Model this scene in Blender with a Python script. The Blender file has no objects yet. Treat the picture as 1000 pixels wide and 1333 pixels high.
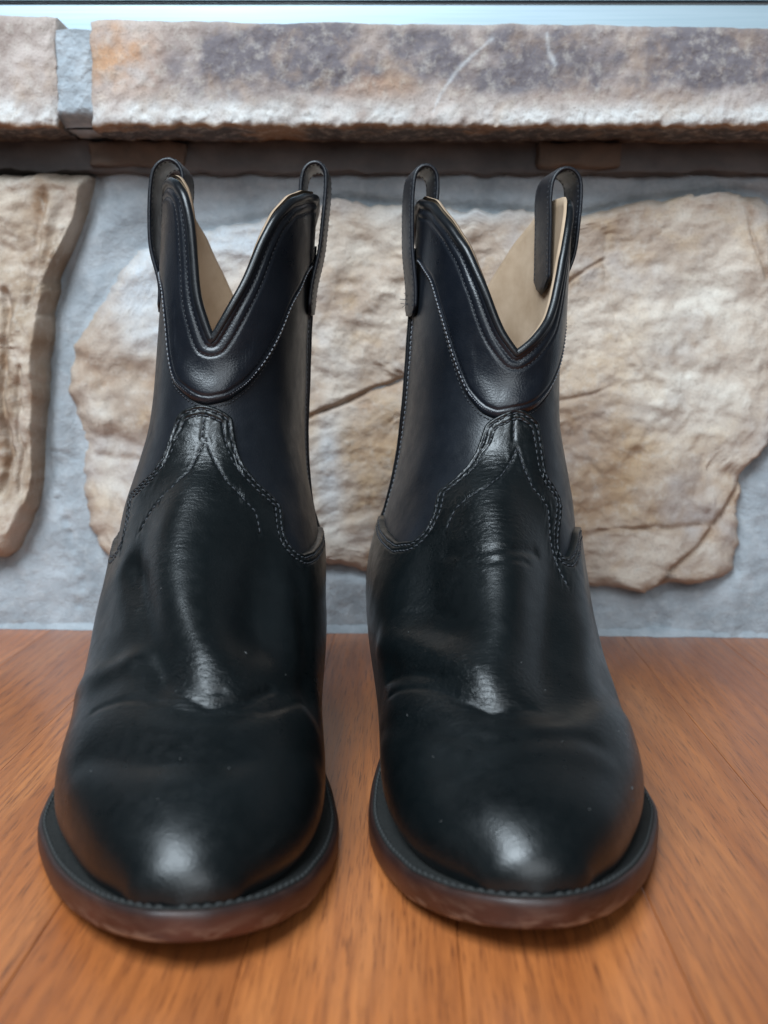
import bpy, math
import numpy as np
scene = bpy.context.scene

# ================================================================ camera (mm, camera over the floor at x=0, y=0)
F = 1450.0; PITCH = math.atan(176/F); YAW = math.atan(30/F); ROLL = math.radians(.4); H = 151.9
def cam_axes():
    # axes: right, up, forward ; yaw to the left, pitch down, roll
    f = np.array([-math.sin(YAW)*math.cos(PITCH), math.cos(YAW)*math.cos(PITCH), -math.sin(PITCH)])
    r = np.array([math.cos(YAW), math.sin(YAW), 0]); u = np.cross(r, f)
    c, s = math.cos(ROLL), math.sin(ROLL)
    # picture content turned clockwise by ROLL = camera turned anticlockwise
    r2 = c*r+s*u; u2 = -s*r+c*u
    return r2, u2, f
R_, U_, F_ = cam_axes()

cam_d = bpy.data.cameras.new('camera'); cam = bpy.data.objects.new('camera', cam_d)
scene.collection.objects.link(cam); scene.camera = cam
from mathutils import Matrix
cam.matrix_world = Matrix(((R_[0], U_[0], -F_[0], 0), (R_[1], U_[1], -F_[1], 0), (R_[2], U_[2], -F_[2], H*.001), (0, 0, 0, 1)))
cam_d.sensor_fit = 'HORIZONTAL'; cam_d.sensor_width = 36; cam_d.lens = 36*F/1000
cam_d.clip_start = .01; cam_d.clip_end = 50
cam_d.dof.use_dof = True; cam_d.dof.focus_distance = .445; cam_d.dof.aperture_fstop = 16

# ================================================================ light: a dim room, soft cool window light and an added front fill
world = bpy.data.worlds.new('World'); scene.world = world; world.use_nodes = True
bg = world.node_tree.nodes['Background']; bg.inputs[0].default_value = (.80, .90, 1, 1); bg.inputs[1].default_value = .07
def area(name, loc, target, sx, sy, power, col):
    d = bpy.data.lights.new(name, 'AREA'); d.shape = 'RECTANGLE'; d.size = sx; d.size_y = sy; d.energy = power; d.color = col
    o = bpy.data.objects.new(name, d); scene.collection.objects.link(o); o.location = loc
    from mathutils import Vector
    o.rotation_euler = (Vector(target)-Vector(loc)).to_track_quat('-Z', 'Y').to_euler()
    return o
area('window_light', (-.40, -.36, 1.18), (0, .42, .08), 0.80, .74, 36, (.79, .91, 1))
area('front_fill', (.30, -1.25, .80), (0, .45, .15), 1.1, .9, 12, (.86, .94, 1))  # added fill lamp, brightens wall and shafts from the front
vs = scene.view_settings
vs.view_transform = 'Standard'; vs.look = 'None'; vs.exposure = 0; vs.gamma = 1; vs.use_curve_mapping = False
scene.render.engine = 'CYCLES'

# ================================================================ helpers
MM = .001
rng = np.random.default_rng(7)
_perm = np.random.default_rng(3).permutation(512).astype(np.int64); _perm = np.concatenate([_perm, _perm, _perm])
_grad = np.random.default_rng(5).normal(size=(512, 3)); _grad /= np.linalg.norm(_grad, axis=1, keepdims=True)
def perlin(p):
    p = np.asarray(p, float); i = np.floor(p).astype(np.int64); f = p-i; i &= 511
    u = f*f*f*(f*(f*6-15)+10); r = 0
    for dx in (0, 1):
        for dy in (0, 1):
            for dz in (0, 1):
                h = _perm[_perm[_perm[(i[..., 0]+dx) & 511]+((i[..., 1]+dy) & 511)] + ((i[..., 2]+dz) & 511)] & 511
                g = _grad[h]; d = f-np.array([dx, dy, dz])
                w = (u[..., 0] if dx else 1-u[..., 0])*(u[..., 1] if dy else 1-u[..., 1])*(u[..., 2] if dz else 1-u[..., 2])
                r = r+w*(g*d).sum(-1)
    return r*1.6
def fbm(p, octaves=5, gain=.5):
    p = np.asarray(p, float); a = 1; r = 0
    for k in range(octaves):
        r = r+a*perlin(p+17.3*k); p = p*2.03; a *= gain
    return r
def seg_dist(p, poly):
    """distance from points p (...,d) to polyline poly (n,d)"""
    poly = np.asarray(poly, float); best = np.full(p.shape[:-1], 1e9)
    for a, b in zip(poly[:-1], poly[1:]):
        ab = b-a; t = np.clip(((p-a)@ab)/max((ab@ab), 1e-9), 0, 1)
        d = np.linalg.norm(p-a-t[..., None]*ab, axis=-1); best = np.minimum(best, d)
    return best
def mesh_object(name, verts, faces, material, parent=None, smooth_shade=True, attrs=None, uvs=None):
    """verts (n,3) mm, faces (m,4) or (m,3) int array or a list of such"""
    me = bpy.data.meshes.new(name)
    fl = faces if isinstance(faces, list) else [faces]
    fl = [np.asarray(f, np.int32) for f in fl if len(f)]
    verts = np.asarray(verts, np.float64)*MM
    me.vertices.add(len(verts)); me.vertices.foreach_set('co', verts.astype(np.float32).ravel())
    loops = np.concatenate([f.ravel() for f in fl]); sizes = np.concatenate([np.full(len(f), f.shape[1], np.int32) for f in fl])
    me.loops.add(len(loops)); me.loops.foreach_set('vertex_index', loops)
    me.polygons.add(len(sizes)); st = np.concatenate([[0], np.cumsum(sizes)[:-1]]).astype(np.int32)
    me.polygons.foreach_set('loop_start', st)
    try: me.polygons.foreach_set('loop_total', sizes)
    except Exception: pass
    me.update(calc_edges=True); me.validate()
    me.polygons.foreach_set('use_smooth', np.full(len(me.polygons), smooth_shade, bool))
    for k, v in (attrs or {}).items():
        v = np.asarray(v, np.float32)
        if v.ndim == 1:
            at = me.attributes.new(k, 'FLOAT', 'POINT'); at.data.foreach_set('value', v)
        else:
            at = me.attributes.new(k, 'FLOAT_COLOR', 'POINT')
            at.data.foreach_set('color', np.concatenate([v, np.ones((len(v), 1), np.float32)], 1).ravel())
    me.materials.append(material)
    o = bpy.data.objects.new(name, me); scene.collection.objects.link(o); o.parent = parent
    return o
def grid_faces(nr, nc, wrap=False, flip=False):
    i = np.arange(nr-1)[:, None]; j = np.arange(nc if wrap else nc-1)[None, :]; j2 = (j+1) % nc
    f = np.stack([i*nc+j, i*nc+j2, (i+1)*nc+j2, (i+1)*nc+j], -1).reshape(-1, 4)
    return f[:, ::-1] if flip else f
def empty(name, loc, rz=0):
    o = bpy.data.objects.new(name, None); scene.collection.objects.link(o); o.location = [v*MM for v in loc]; o.rotation_euler = (0, 0, rz)
    o.empty_display_size = .05
    return o
def tag(o, label=None, cat=None, kind=None, group=None):
    for k, v in (('label', label), ('category', cat), ('kind', kind), ('group', group)):
        if v: o[k] = v
    return o
def tube(path, radius, nseg=8, closed=False, nrm=None, flat=1.0):
    """verts, faces of a tube along path (n,3); nrm: reference normals"""
    path = np.asarray(path, float); n = len(path)
    t = (np.roll(path, -1, 0)-np.roll(path, 1, 0)) if closed else np.gradient(path, axis=0)
    t /= np.maximum(np.linalg.norm(t, axis=1, keepdims=True), 1e-9)
    if nrm is None: nrm = np.tile([.13, .2, .97], (n, 1))
    b = np.cross(t, nrm); b /= np.maximum(np.linalg.norm(b, axis=1, keepdims=True), 1e-9); nn = np.cross(b, t)
    r = np.broadcast_to(np.asarray(radius, float), (n,))
    a = np.linspace(0, 2*np.pi, nseg, endpoint=False)
    v = path[:, None]+r[:, None, None]*(np.cos(a)[None, :, None]*b[:, None]+flat*np.sin(a)[None, :, None]*nn[:, None])
    f = grid_faces(n, nseg, wrap=True)
    if closed:
        j = np.arange(nseg); j2 = (j+1) % nseg
        f = np.concatenate([f, np.stack([(n-1)*nseg+j, (n-1)*nseg+j2, j2, j], -1)])
    v = v.reshape(-1, 3)
    if not closed:
        c0, c1 = len(v), len(v)+1; v = np.concatenate([v, path[:1], path[-1:]]); j = np.arange(nseg); j2 = (j+1) % nseg
        return v, [f, np.concatenate([np.stack([np.full(nseg, c0), j2, j], -1), np.stack([np.full(nseg, c1), (n-1)*nseg+j, (n-1)*nseg+j2], -1)])]
    return v, [f]
def join(parts):
    V = []; Q = []; T = []; o = 0
    for v, fs in parts:
        for f in fs: (Q if np.asarray(f).shape[1] == 4 else T).append(np.asarray(f)+o)
        V.append(v); o += len(v)
    return np.concatenate(V), [np.concatenate(x) for x in (Q, T) if x]
def resample(path, step):
    path = np.asarray(path, float); d = np.concatenate([[0], np.cumsum(np.linalg.norm(np.diff(path, axis=0), axis=1))])
    n = max(2, int(d[-1]/step)+1); u = np.linspace(0, d[-1], n)
    return np.stack([np.interp(u, d, path[:, k]) for k in range(path.shape[1])], -1)

# ---------------------------------------------------------------- node helpers
def material(name):
    m = bpy.data.materials.new(name); m.use_nodes = True
    nt = m.node_tree; p = nt.nodes['Principled BSDF']
    return m, nt, p
def node(nt, kind, ins=None, **kw):
    n = nt.nodes.new(kind)
    for k, v in kw.items(): setattr(n, k, v)
    for k, v in (ins or {}).items():
        if hasattr(v, 'is_output'): nt.links.new(v, n.inputs[k])
        else: n.inputs[k].default_value = v
    return n
def mm_coords(nt, scale=(1, 1, 1)):
    tc = node(nt, 'ShaderNodeTexCoord')
    return node(nt, 'ShaderNodeMapping', {'Vector': tc.outputs['Object'], 'Scale': [1000*s for s in scale]}).outputs[0]
def noise(nt, vec, scale, detail=4, rough=.5, dist=0):
    return node(nt, 'ShaderNodeTexNoise', {'Vector': vec, 'Scale': scale, 'Detail': detail, 'Roughness': rough, 'Distortion': dist})
def ramp(nt, fac, stops):
    r = node(nt, 'ShaderNodeValToRGB', {'Fac': fac}); el = r.color_ramp.elements
    while len(el) < len(stops): el.new(.5)
    for e, (p, c) in zip(el, stops):
        e.position = p; e.color = tuple(c)+(1,) if len(c) == 3 else c
    return r.outputs[0]
def maprange(nt, v, a, b, c, d):
    return node(nt, 'ShaderNodeMapRange', {'Value': v, 'From Min': a, 'From Max': b, 'To Min': c, 'To Max': d}).outputs[0]
def mix(nt, fac, a, b, blend='MIX'):
    n = node(nt, 'ShaderNodeMix', data_type='RGBA', blend_type=blend)
    for k, v in ((0, fac), (6, a), (7, b)):
        if hasattr(v, 'is_output'): nt.links.new(v, n.inputs[k])
        else: n.inputs[k].default_value = v if k == 0 else tuple(v)+(1,)
    return n.outputs[2]
def math_(nt, op, a, b=0.):
    n = node(nt, 'ShaderNodeMath', operation=op)
    for k, v in ((0, a), (1, b)):
        if hasattr(v, 'is_output'): nt.links.new(v, n.inputs[k])
        else: n.inputs[k].default_value = v
    return n.outputs[0]
def bump(nt, height, strength, dist_mm, normal=None):
    ins = {'Height': height, 'Strength': strength, 'Distance': dist_mm*MM}
    if normal is not None: ins['Normal'] = normal
    return node(nt, 'ShaderNodeBump', ins).outputs[0]

# ---------------------------------------------------------------- materials
def leather_mat(name, col, rough, grain=1.0, spec=.5, coat=0.):
    m, nt, p = material(name)
    co = mm_coords(nt)
    big = noise(nt, co, .03, 4, .6); mid = noise(nt, co, .25, 4, .6)
    v = maprange(nt, big.outputs[0], .3, .7, .75, 1.3)
    c = node(nt, 'ShaderNodeMix', {0: 1.0}, data_type='RGBA', blend_type='MULTIPLY')
    c.inputs[6].default_value = tuple(col)+(1,); nt.links.new(v, c.inputs[7])
    nt.links.new(c.outputs[2], p.inputs['Base Color'])
    r = math_(nt, 'ADD', maprange(nt, mid.outputs[0], .3, .7, -.05, .05), maprange(nt, big.outputs[0], .3, .7, rough-.05, rough+.06))
    nt.links.new(r, p.inputs['Roughness'])
    p.inputs['Specular IOR Level'].default_value = spec
    # a waxed finish: broad satin below, a thin tighter sheen on top
    p.inputs['Coat Weight'].default_value = coat; p.inputs['Coat Roughness'].default_value = .27; p.inputs['Coat IOR'].default_value = 1.5
    # grain: fine pebbles, plus short creases where the leather has been flexed
    g = node(nt, 'ShaderNodeTexVoronoi', {'Vector': co, 'Scale': 1.25, 'Randomness': 1.0}, feature='F1')
    g2 = noise(nt, co, 2.2, 3, .6)
    cr = node(nt, 'ShaderNodeAttribute', attribute_name='crease').outputs['Fac']
    cs = mm_coords(nt, (.16, .5, .75))
    wr = noise(nt, cs, 1.1, 4, .62, .6)
    b1 = bump(nt, math_(nt, 'ADD', g.outputs['Distance'], math_(nt, 'MULTIPLY', g2.outputs[0], .8)), .36*grain, .13)
    b2 = node(nt, 'ShaderNodeBump', {'Height': math_(nt, 'MULTIPLY', wr.outputs[0], cr), 'Strength': .8, 'Distance': .55*MM, 'Normal': b1}).outputs[0]
    b3 = bump(nt, mid.outputs[0], .05, .5, b2)
    nt.links.new(b3, p.inputs['Normal']); nt.links.new(b3, p.inputs['Coat Normal'])
    return m
M_vamp = leather_mat('vamp_leather', (.0024, .0041, .0048), .335, .9)
M_shaft = leather_mat('shaft_leather', (.0078, .0100, .0140), .39, .8, .5)
M_collar = leather_mat('collar_leather', (.0056, .0074, .0112), .31, 1.0, .5)
M_strap = leather_mat('strap_leather', (.0042, .0060, .0105), .42, 1.1)
M_bead = leather_mat('piping_leather', (.0050, .0062, .0080), .33, .5)
def thread_mat():
    m, nt, p = material('thread'); p.inputs['Base Color'].default_value = (.022, .025, .031, 1); p.inputs['Roughness'].default_value = .6
    return m
M_thread = thread_mat()
m, nt, p = material('pale_thread'); p.inputs['Base Color'].default_value = (.17, .18, .20, 1); p.inputs['Roughness'].default_value = .6; M_pale = m
m, nt, p = material('lint'); p.inputs['Base Color'].default_value = (.16, .165, .165, 1); p.inputs['Roughness'].default_value = .9; M_lint = m
m, nt, p = material('welt_thread'); p.inputs['Base Color'].default_value = (.02, .022, .022, 1); p.inputs['Roughness'].default_value = .75; M_wthread = m
def lining_mat():
    m, nt, p = material('lining_leather'); co = mm_coords(nt)
    n1 = noise(nt, co, .06, 4, .6); n2 = noise(nt, co, 3.5, 3, .6)
    c = ramp(nt, n1.outputs[0], [(.3, (.36, .25, .16)), (.7, (.50, .37, .26))])
    nt.links.new(c, p.inputs['Base Color']); p.inputs['Roughness'].default_value = .75
    nt.links.new(bump(nt, n2.outputs[0], .25, .15), p.inputs['Normal'])
    return m
M_lining = lining_mat()
def sole_mat():
    m, nt, p = material('sole_edge'); co = mm_coords(nt)
    n1 = noise(nt, co, .035, 4, .55); n2 = noise(nt, mm_coords(nt, (.35, .35, 1.2)), .35, 4, .6)
    c = ramp(nt, n1.outputs[0], [(.25, (.026, .008, .005)), (.5, (.066, .019, .010)), (.68, (.10, .030, .016)), (.9, (.13, .046, .026))])
    wear = node(nt, 'ShaderNodeAttribute', attribute_name='wear').outputs['Fac']
    w = math_(nt, 'MULTIPLY', wear, maprange(nt, n2.outputs[0], .47, .62, 0, 1))
    top = node(nt, 'ShaderNodeAttribute', attribute_name='dressing').outputs['Fac']
    c = mix(nt, top, c, (.012, .008, .008))
    c2 = mix(nt, w, c, (.24, .145, .10))
    nt.links.new(c2, p.inputs['Base Color'])
    nt.links.new(maprange(nt, n1.outputs[0], .3, .7, .38, .55), p.inputs['Roughness'])
    nt.links.new(bump(nt, n2.outputs[0], .3, .3), p.inputs['Normal'])
    return m
M_sole = sole_mat()
def welt_mat():
    m, nt, p = material('welt'); co = mm_coords(nt); n1 = noise(nt, co, 1.1, 4, .65)
    nt.links.new(ramp(nt, n1.outputs[0], [(.3, (.007, .008, .008)), (.75, (.026, .027, .026))]), p.inputs['Base Color'])
    p.inputs['Roughness'].default_value = .75; p.inputs['Specular IOR Level'].default_value = .3
    nt.links.new(bump(nt, n1.outputs[0], .6, .4), p.inputs['Normal'])
    return m
M_welt = welt_mat()
def wood_mat():
    m, nt, p = material('varnished_oak')
    oi = node(nt, 'ShaderNodeObjectInfo')
    tc = node(nt, 'ShaderNodeTexCoord')
    off = node(nt, 'ShaderNodeVectorMath', {0: tc.outputs['Object'], 1: (0, 0, 0)}, operation='ADD')
    cmb = node(nt, 'ShaderNodeCombineXYZ', {0: math_(nt, 'MULTIPLY', oi.outputs['Random'], 3.1), 1: math_(nt, 'MULTIPLY', oi.outputs['Random'], 17.), 2: math_(nt, 'MULTIPLY', oi.outputs['Random'], 5.3)})
    nt.links.new(cmb.outputs[0], off.inputs[1])
    def co(sx, sy, sz): return node(nt, 'ShaderNodeMapping', {'Vector': off.outputs[0], 'Scale': (1000*sx, 1000*sy, 1000*sz)}).outputs[0]
    # growth rings: warped bands running along the plank
    warp = noise(nt, co(.02, .0022, .02), 1.0, 2, .5)
    sep = node(nt, 'ShaderNodeSeparateXYZ', {0: co(1, 1, 1)})
    ringv = math_(nt, 'ADD', math_(nt, 'MULTIPLY', sep.outputs[0], .15), math_(nt, 'MULTIPLY', warp.outputs[0], 10.))
    ring = math_(nt, 'ABSOLUTE', math_(nt, 'SUBTRACT', math_(nt, 'FRACT', ringv), .5))
    pores = noise(nt, co(2.0, .055, 2.0), 1.0, 5, .65)
    broad = noise(nt, co(.05, .006, .05), 1.0, 4, .55)
    fine = noise(nt, co(.55, .016, .55), 1.0, 5, .65)
    c = ramp(nt, broad.outputs[0], [(.25, (.35, .100, .024)), (.5, (.46, .148, .040)), (.75, (.56, .205, .064))])
    tone = maprange(nt, oi.outputs['Random'], 0, 1, .86, 1.12)
    c = mix(nt, maprange(nt, ring, .02, .30, .34, 0), c, (.20, .056, .018))
    c = mix(nt, maprange(nt, fine.outputs[0], .36, .62, .42, 0), c, (.24, .075, .026))
    c = mix(nt, maprange(nt, pores.outputs[0], .34, .47, .9, 0), c, (.13, .038, .015))
    mul = node(nt, 'ShaderNodeMix', {0: 1.0, 6: c, 7: tone}, data_type='RGBA', blend_type='MULTIPLY')
    nt.links.new(mul.outputs[2], p.inputs['Base Color'])
    nt.links.new(maprange(nt, fine.outputs[0], .3, .7, .34, .46), p.inputs['Roughness'])
    p.inputs['Coat Weight'].default_value = .45; p.inputs['Coat Roughness'].default_value = .22
    b = bump(nt, pores.outputs[0], .22, .25)
    wav = noise(nt, co(.03, .012, .03), 1.0, 2, .5)
    nt.links.new(bump(nt, wav.outputs[0], .10, 2.0, b), p.inputs['Normal'])
    return m
M_wood = wood_mat()
def stone_mat(name, rough=.85, micro=1.0):
    """macro colour from the 'tint' attribute (minerals), micro speckle and relief from noise"""
    m, nt, p = material(name); co = mm_coords(nt)
    base_c = node(nt, 'ShaderNodeAttribute', attribute_name='tint').outputs['Color']
    n1 = noise(nt, co, .16, 6, .68); n2 = noise(nt, co, .9, 5, .65); n3 = noise(nt, co, .05, 5, .6, .4)
    c = mix(nt, maprange(nt, n1.outputs[0], .50, .74, 0, .55), base_c, (.60, .55, .49))
    c = mix(nt, maprange(nt, n2.outputs[0], .52, .75, 0, .55*micro), c, (.20, .165, .135))
    c = mix(nt, maprange(nt, n3.outputs[0], .54, .70, 0, .35), c, (.40, .28, .19))
    nt.links.new(c, p.inputs['Base Color']); p.inputs['Roughness'].default_value = rough
    b = bump(nt, n2.outputs[0], .55*micro, .8)
    nt.links.new(bump(nt, n1.outputs[0], .5, 2.2, b), p.inputs['Normal'])
    return m
M_stone = stone_mat('fieldstone'); M_ledge = stone_mat('ledge_stone', .9, 1.25)
def mortar_mat():
    m, nt, p = material('mortar'); co = mm_coords(nt)
    n1 = noise(nt, co, .035, 6, .62, .3); n2 = noise(nt, co, .7, 6, .7); n3 = noise(nt, co, .16, 5, .6)
    c = ramp(nt, n1.outputs[0], [(.3, (.26, .295, .325)), (.52, (.37, .41, .445)), (.72, (.48, .52, .555))])
    c = mix(nt, maprange(nt, n3.outputs[0], .5, .72, 0, .5), c, (.50, .53, .55))
    c = mix(nt, maprange(nt, n2.outputs[0], .55, .75, 0, .40), c, (.22, .235, .25))
    nt.links.new(c, p.inputs['Base Color']); p.inputs['Roughness'].default_value = .93
    b = bump(nt, n2.outputs[0], .85, 1.1)
    nt.links.new(bump(nt, n3.outputs[0], .5, 2.5, b), p.inputs['Normal'])
    return m
M_mortar = mortar_mat()
def plain_rock(name, c0, c1):
    m, nt, p = material(name); co = mm_coords(nt); n1 = noise(nt, co, .045, 5, .6); n2 = noise(nt, co, .6, 5, .6)
    nt.links.new(ramp(nt, n1.outputs[0], [(.3, c0), (.7, c1)]), p.inputs['Base Color']); p.inputs['Roughness'].default_value = .9
    nt.links.new(bump(nt, n2.outputs[0], .5, .7), p.inputs['Normal'])
    return m
M_dark = plain_rock('shade_toned_course', (.085, .082, .084), (.14, .132, .130)); M_brown = plain_rock('brown_shim', (.095, .072, .058), (.15, .105, .078))  # dark course carries the shade under the ledge in its base colour
m, nt, p = material('brushed_steel'); n1 = noise(nt, mm_coords(nt, (.01, 1, 1)), 1.2, 4, .6)
nt.links.new(ramp(nt, n1.outputs[0], [(.3, (.26, .34, .385)), (.7, (.33, .41, .455))]), p.inputs['Base Color']); p.inputs['Metallic'].default_value = .55; p.inputs['Roughness'].default_value = .42; M_steel = m
m, nt, p = material('black_glass'); p.inputs['Base Color'].default_value = (.006, .007, .008, 1); p.inputs['Roughness'].default_value = .15; M_black = m

# ================================================================ floor: varnished planks, each its own piece
WALL_Y = 652.0
floor = empty('floor', (0, 300, 0)); tag(floor, kind='structure')
def plank_mesh(w, l, h, bev=.55):
    ys = np.array([-l/2, l/2]); prof = [(-w/2, -h), (-w/2, -bev*1.6), (-w/2+bev*.5, -bev*.4), (-w/2+bev*1.6, 0), (w/2-bev*1.6, 0), (w/2-bev*.5, -bev*.4), (w/2, -bev*1.6), (w/2, -h)]
    v = np.array([[x, y, z] for y in ys for x, z in prof]); n = len(prof)
    f = [[i, (i+1) % n, n+(i+1) % n, n+i] for i in range(n)]
    caps = [list(range(n))[::-1], [n+i for i in range(n)]]
    me = bpy.data.meshes.new('plank'); me.from_pydata((v*MM).tolist(), [], f+caps); me.update(); me.materials.append(M_wood)
    return me
PW = 57.0; plank_me = plank_mesh(PW-.08, 980, 14, .26)
for k in range(-8, 9):
    o = bpy.data.objects.new('plank', plank_me); scene.collection.objects.link(o); o.parent = floor
    o.location = ((15+PW*(k+.5))*MM, (WALL_Y+2-490-300)*MM, (rng.uniform(-.12, .05))*MM)
sub = mesh_object('subfloor', np.array([[x, y, z] for z in (-24, -14.2) for y in (-1150, 360) for x in (-480, 520)]),
                  np.array([[0, 2, 3, 1], [4, 5, 7, 6], [0, 1, 5, 4], [2, 6, 7, 3], [0, 4, 6, 2], [1, 3, 7, 5]]), M_welt, floor, False)

# ================================================================ stone fireplace base
fire = empty('stone_fireplace', (0, WALL_Y, 0))
tag(fire, 'fieldstone fireplace base with grey mortar and long projecting hearth ledge behind the boots', 'fireplace')
def rel(v): v = np.array(v, float); v[:, 1] -= WALL_Y; return v
BIG = [(-198.8, 146.5), (-195.5, 168.2), (-186.3, 184.6), (-173.7, 201.8), (-158.9, 221.8), (-141.3, 232.5), (-113.2, 235.9), (-83.0, 241.1), (-57.2, 248.7), (-35.8, 252.9), (-5.8, 248.9), (28.4, 247.4), (66.7, 245.0), (100.8, 244.3), (126.0, 251.0), (155.5, 254.4), (180.6, 257.8), (199.3, 256.2), (213.6, 238.1), (222.8, 192.1), (222.9, 140.9), (205.5, 109.5), (194.8, 96.3), (194.5, 66.3), (193.0, 40.4), (177.6, 32.1), (156.5, 31.0), (142.5, 25.9), (116.8, 28.7), (85.0, 26.6), (49.5, 28.9), (13.9, 31.2), (-21.8, 36.3), (-44.1, 40.5), (-88.8, 37.3), (-138.1, 33.2), (-173.1, 37.3), (-187.7, 61.6), (-192.3, 93.7), (-194.2, 120.2)]
LEFT = [(-259.6, 260.5), (-242.2, 262.3), (-220.5, 264.8), (-198.8, 266.6), (-180.8, 265.0), (-186.5, 245.7), (-193.9, 227.2), (-202.2, 211.0), (-207.3, 185.4), (-210.9, 155.1), (-214.6, 120.1), (-216.5, 89.1), (-222.6, 66.6), (-232.2, 47.6), (-250.6, 38.3), (-273.2, 39.0), (-284.0, 101.8), (-282.3, 189.2)]
def closed_outline(pts, n, jit, seed):
    p = np.array(pts); q = np.concatenate([p, p[:1]]); c = p.mean(0)
    d = np.concatenate([[0], np.cumsum(np.linalg.norm(np.diff(q, axis=0), axis=1))]); u = np.linspace(0, d[-1], n, endpoint=False)
    o = np.stack([np.interp(u, d, q[:, k]) for k in (0, 1)], -1)
    # round the corners a little, then roughen
    for _ in range(max(2, n//160)): o = (np.roll(o, 1, 0)+2*o+np.roll(o, -1, 0))/4
    r = o-c; r /= np.linalg.norm(r, axis=1, keepdims=True)
    e = fbm(np.stack([o[:, 0]*.06, o[:, 1]*.06, np.full(n, seed)], -1), 5, .6)
    return o+r*(e*jit)[:, None], c
def spots(xz, lst):
    """sum of soft blotches: (x, z, rx, rz, weight)"""
    r = 0
    for x, z, rx, rz, w in lst: r = r+w*np.exp(-((xz[..., 0]-x)/rx)**2-((xz[..., 1]-z)/rz)**2)
    return r
def stone(name, pts, height, relief, cracks, colour, na=420, nr=170, seed=1., edge=.06, jit=2.2, label=None):
    o, c = closed_outline(pts, na, jit, seed)
    r = np.concatenate([np.linspace(0.004, .86, int(nr*.66)), np.linspace(.864, 1, nr-int(nr*.66))])
    xz = c+(o-c)[None]*r[:, None, None]
    q = np.stack([xz[..., 0], np.full(xz.shape[:2], seed*50), xz[..., 1]], -1)
    e = np.clip((1-r)[:, None]/(edge*(1+.9*fbm(q*.03+55, 3)).clip(.25, 3)), 0, 1); prof = np.sqrt(np.clip(1-(1-e)**2.2, 0, 1))
    big = fbm(q*.011, 3, .5); med = fbm(q*.035+9, 4, .55); fine = fbm(q*.16+31, 4, .55)
    ter = np.abs(fbm(q*np.array([.014, .014, .03])+70, 3)); ter = np.minimum(ter, .42); bil = np.abs(fbm(q*np.array([.022, .022, .026])+88, 4, .55))
    hgt = height*prof*(.92+.10*big)+relief*prof*(2.6*big+1.5*med+.55*fine-3.4*ter+1.7*bil)-5*(1-prof)
    fr = np.random.default_rng(int(seed*10)); ns = 46 if na > 400 else 26
    sx = np.stack([fr.uniform(o[:, 0].min(), o[:, 0].max(), ns), fr.uniform(o[:, 1].min(), o[:, 1].max(), ns)], -1); tilt = fr.normal(size=(ns, 2))*.045; so = fr.uniform(-1.1, 1.1, ns)
    wp = xz+np.stack([fbm(q*.05+210, 4), fbm(q*.05+260, 4)], -1)*9
    idx = ((wp[:, :, None]-sx)**2).sum(-1).argmin(-1); facet = so[idx]+((xz-sx[idx])*tilt[idx]).sum(-1); facet = np.clip(facet, -1.6, 1.6)
    for _ in range(4):
        facet = (np.roll(facet, 1, 1)+2*facet+np.roll(facet, -1, 1))/4; facet[1:-1] = (facet[:-2]+2*facet[1:-1]+facet[2:])/4
    hgt = hgt+facet*prof
    for amp, wid, line in cracks:
        ln = np.array(line); wob = fbm(q*.05+5, 3)*2.2
        d = seg_dist(xz+np.stack([wob, wob*.8], -1), ln); hgt = hgt+amp*np.exp(-(d/wid)**2)*prof
    P = np.stack([xz[..., 0], WALL_Y+2-hgt, xz[..., 1]], -1).reshape(-1, 3)
    col = colour(xz, q, big, med, fine, hgt).reshape(-1, 3)
    cen = np.array([[c[0], WALL_Y+2-hgt[0].mean(), c[1]]]); j = np.arange(na); j2 = (j+1) % na
    V = np.concatenate([P, cen]); tri = np.stack([np.full(na, len(P)), j, j2], -1)
    ob = mesh_object(name, rel(V), [grid_faces(nr, na, wrap=True), tri], M_stone, fire, attrs={'tint': np.concatenate([col, col[:1]])})
    if label: ob['label'] = label
    return ob
def lerp(a, b, t): t = np.clip(t, 0, 1)[..., None]; return np.asarray(a)*(1-t)+np.asarray(b)*t
def col_big(xz, q, big, med, fine, h):
    n1 = fbm(q*.02+100, 4); n2 = fbm(q*.045+140, 4)
    c = lerp((.39, .30, .235), (.57, .485, .405), .5+1.6*n1)
    c = lerp(c, (.50, .35, .21), spots(xz, TAN)*(.8+n1)+.9*np.clip(n2, 0, 1)-.12)
    c = lerp(c, (.46, .44, .44), (.7*np.clip(fbm(q*.03+170, 4)-.12, 0, 1)))
    c = lerp(c, (.40, .27, .18), spots(xz, BRN)*(.75+1.2*n2))
    c = lerp(c, (.52, .55, .58), spots(xz, SMEAR)*(.8+.8*n1))
    c = lerp(c, (.66, .61, .54), spots(xz, PALE)*(.7+.8*n2))
    for amp, wid, line in BIG_CR:
        d = seg_dist(xz+np.stack([n2*2, n2*2], -1), np.array(line)); c = lerp(c, (.30, .19, .12), .6*np.exp(-(d/(wid*1.7))**2)*(amp < -1.5))
    return c
def sp(pts, rx, rz, w): return [(x, z, rx, rz, w) for x, z in pts]
TAN = sp([(113.0, 122.7), (131.0, 105.4), (101.0, 87.5), (116.5, 148.7)], 30, 22, .55)+sp([(-22.1, 95.2), (-13.2, 77.6), (-35.4, 103.9), (-4.6, 113.0)], 20, 20, .6)+sp([(-180.9, 120.3), (-169.0, 58.2)], 12, 20, .4)
BRN = sp([(163.9, 42.8), (176.3, 61.6), (188.7, 79.5)], 7, 8, .8)+sp([(105.6, 78.7), (92.9, 60.8)], 16, 10, .4)+sp([(-4.9, 145.7), (-26.7, 134.7)], 12, 4, .7)+sp([(0.3, 50.9), (-21.8, 43.9)], 25, 7, .5)
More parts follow.
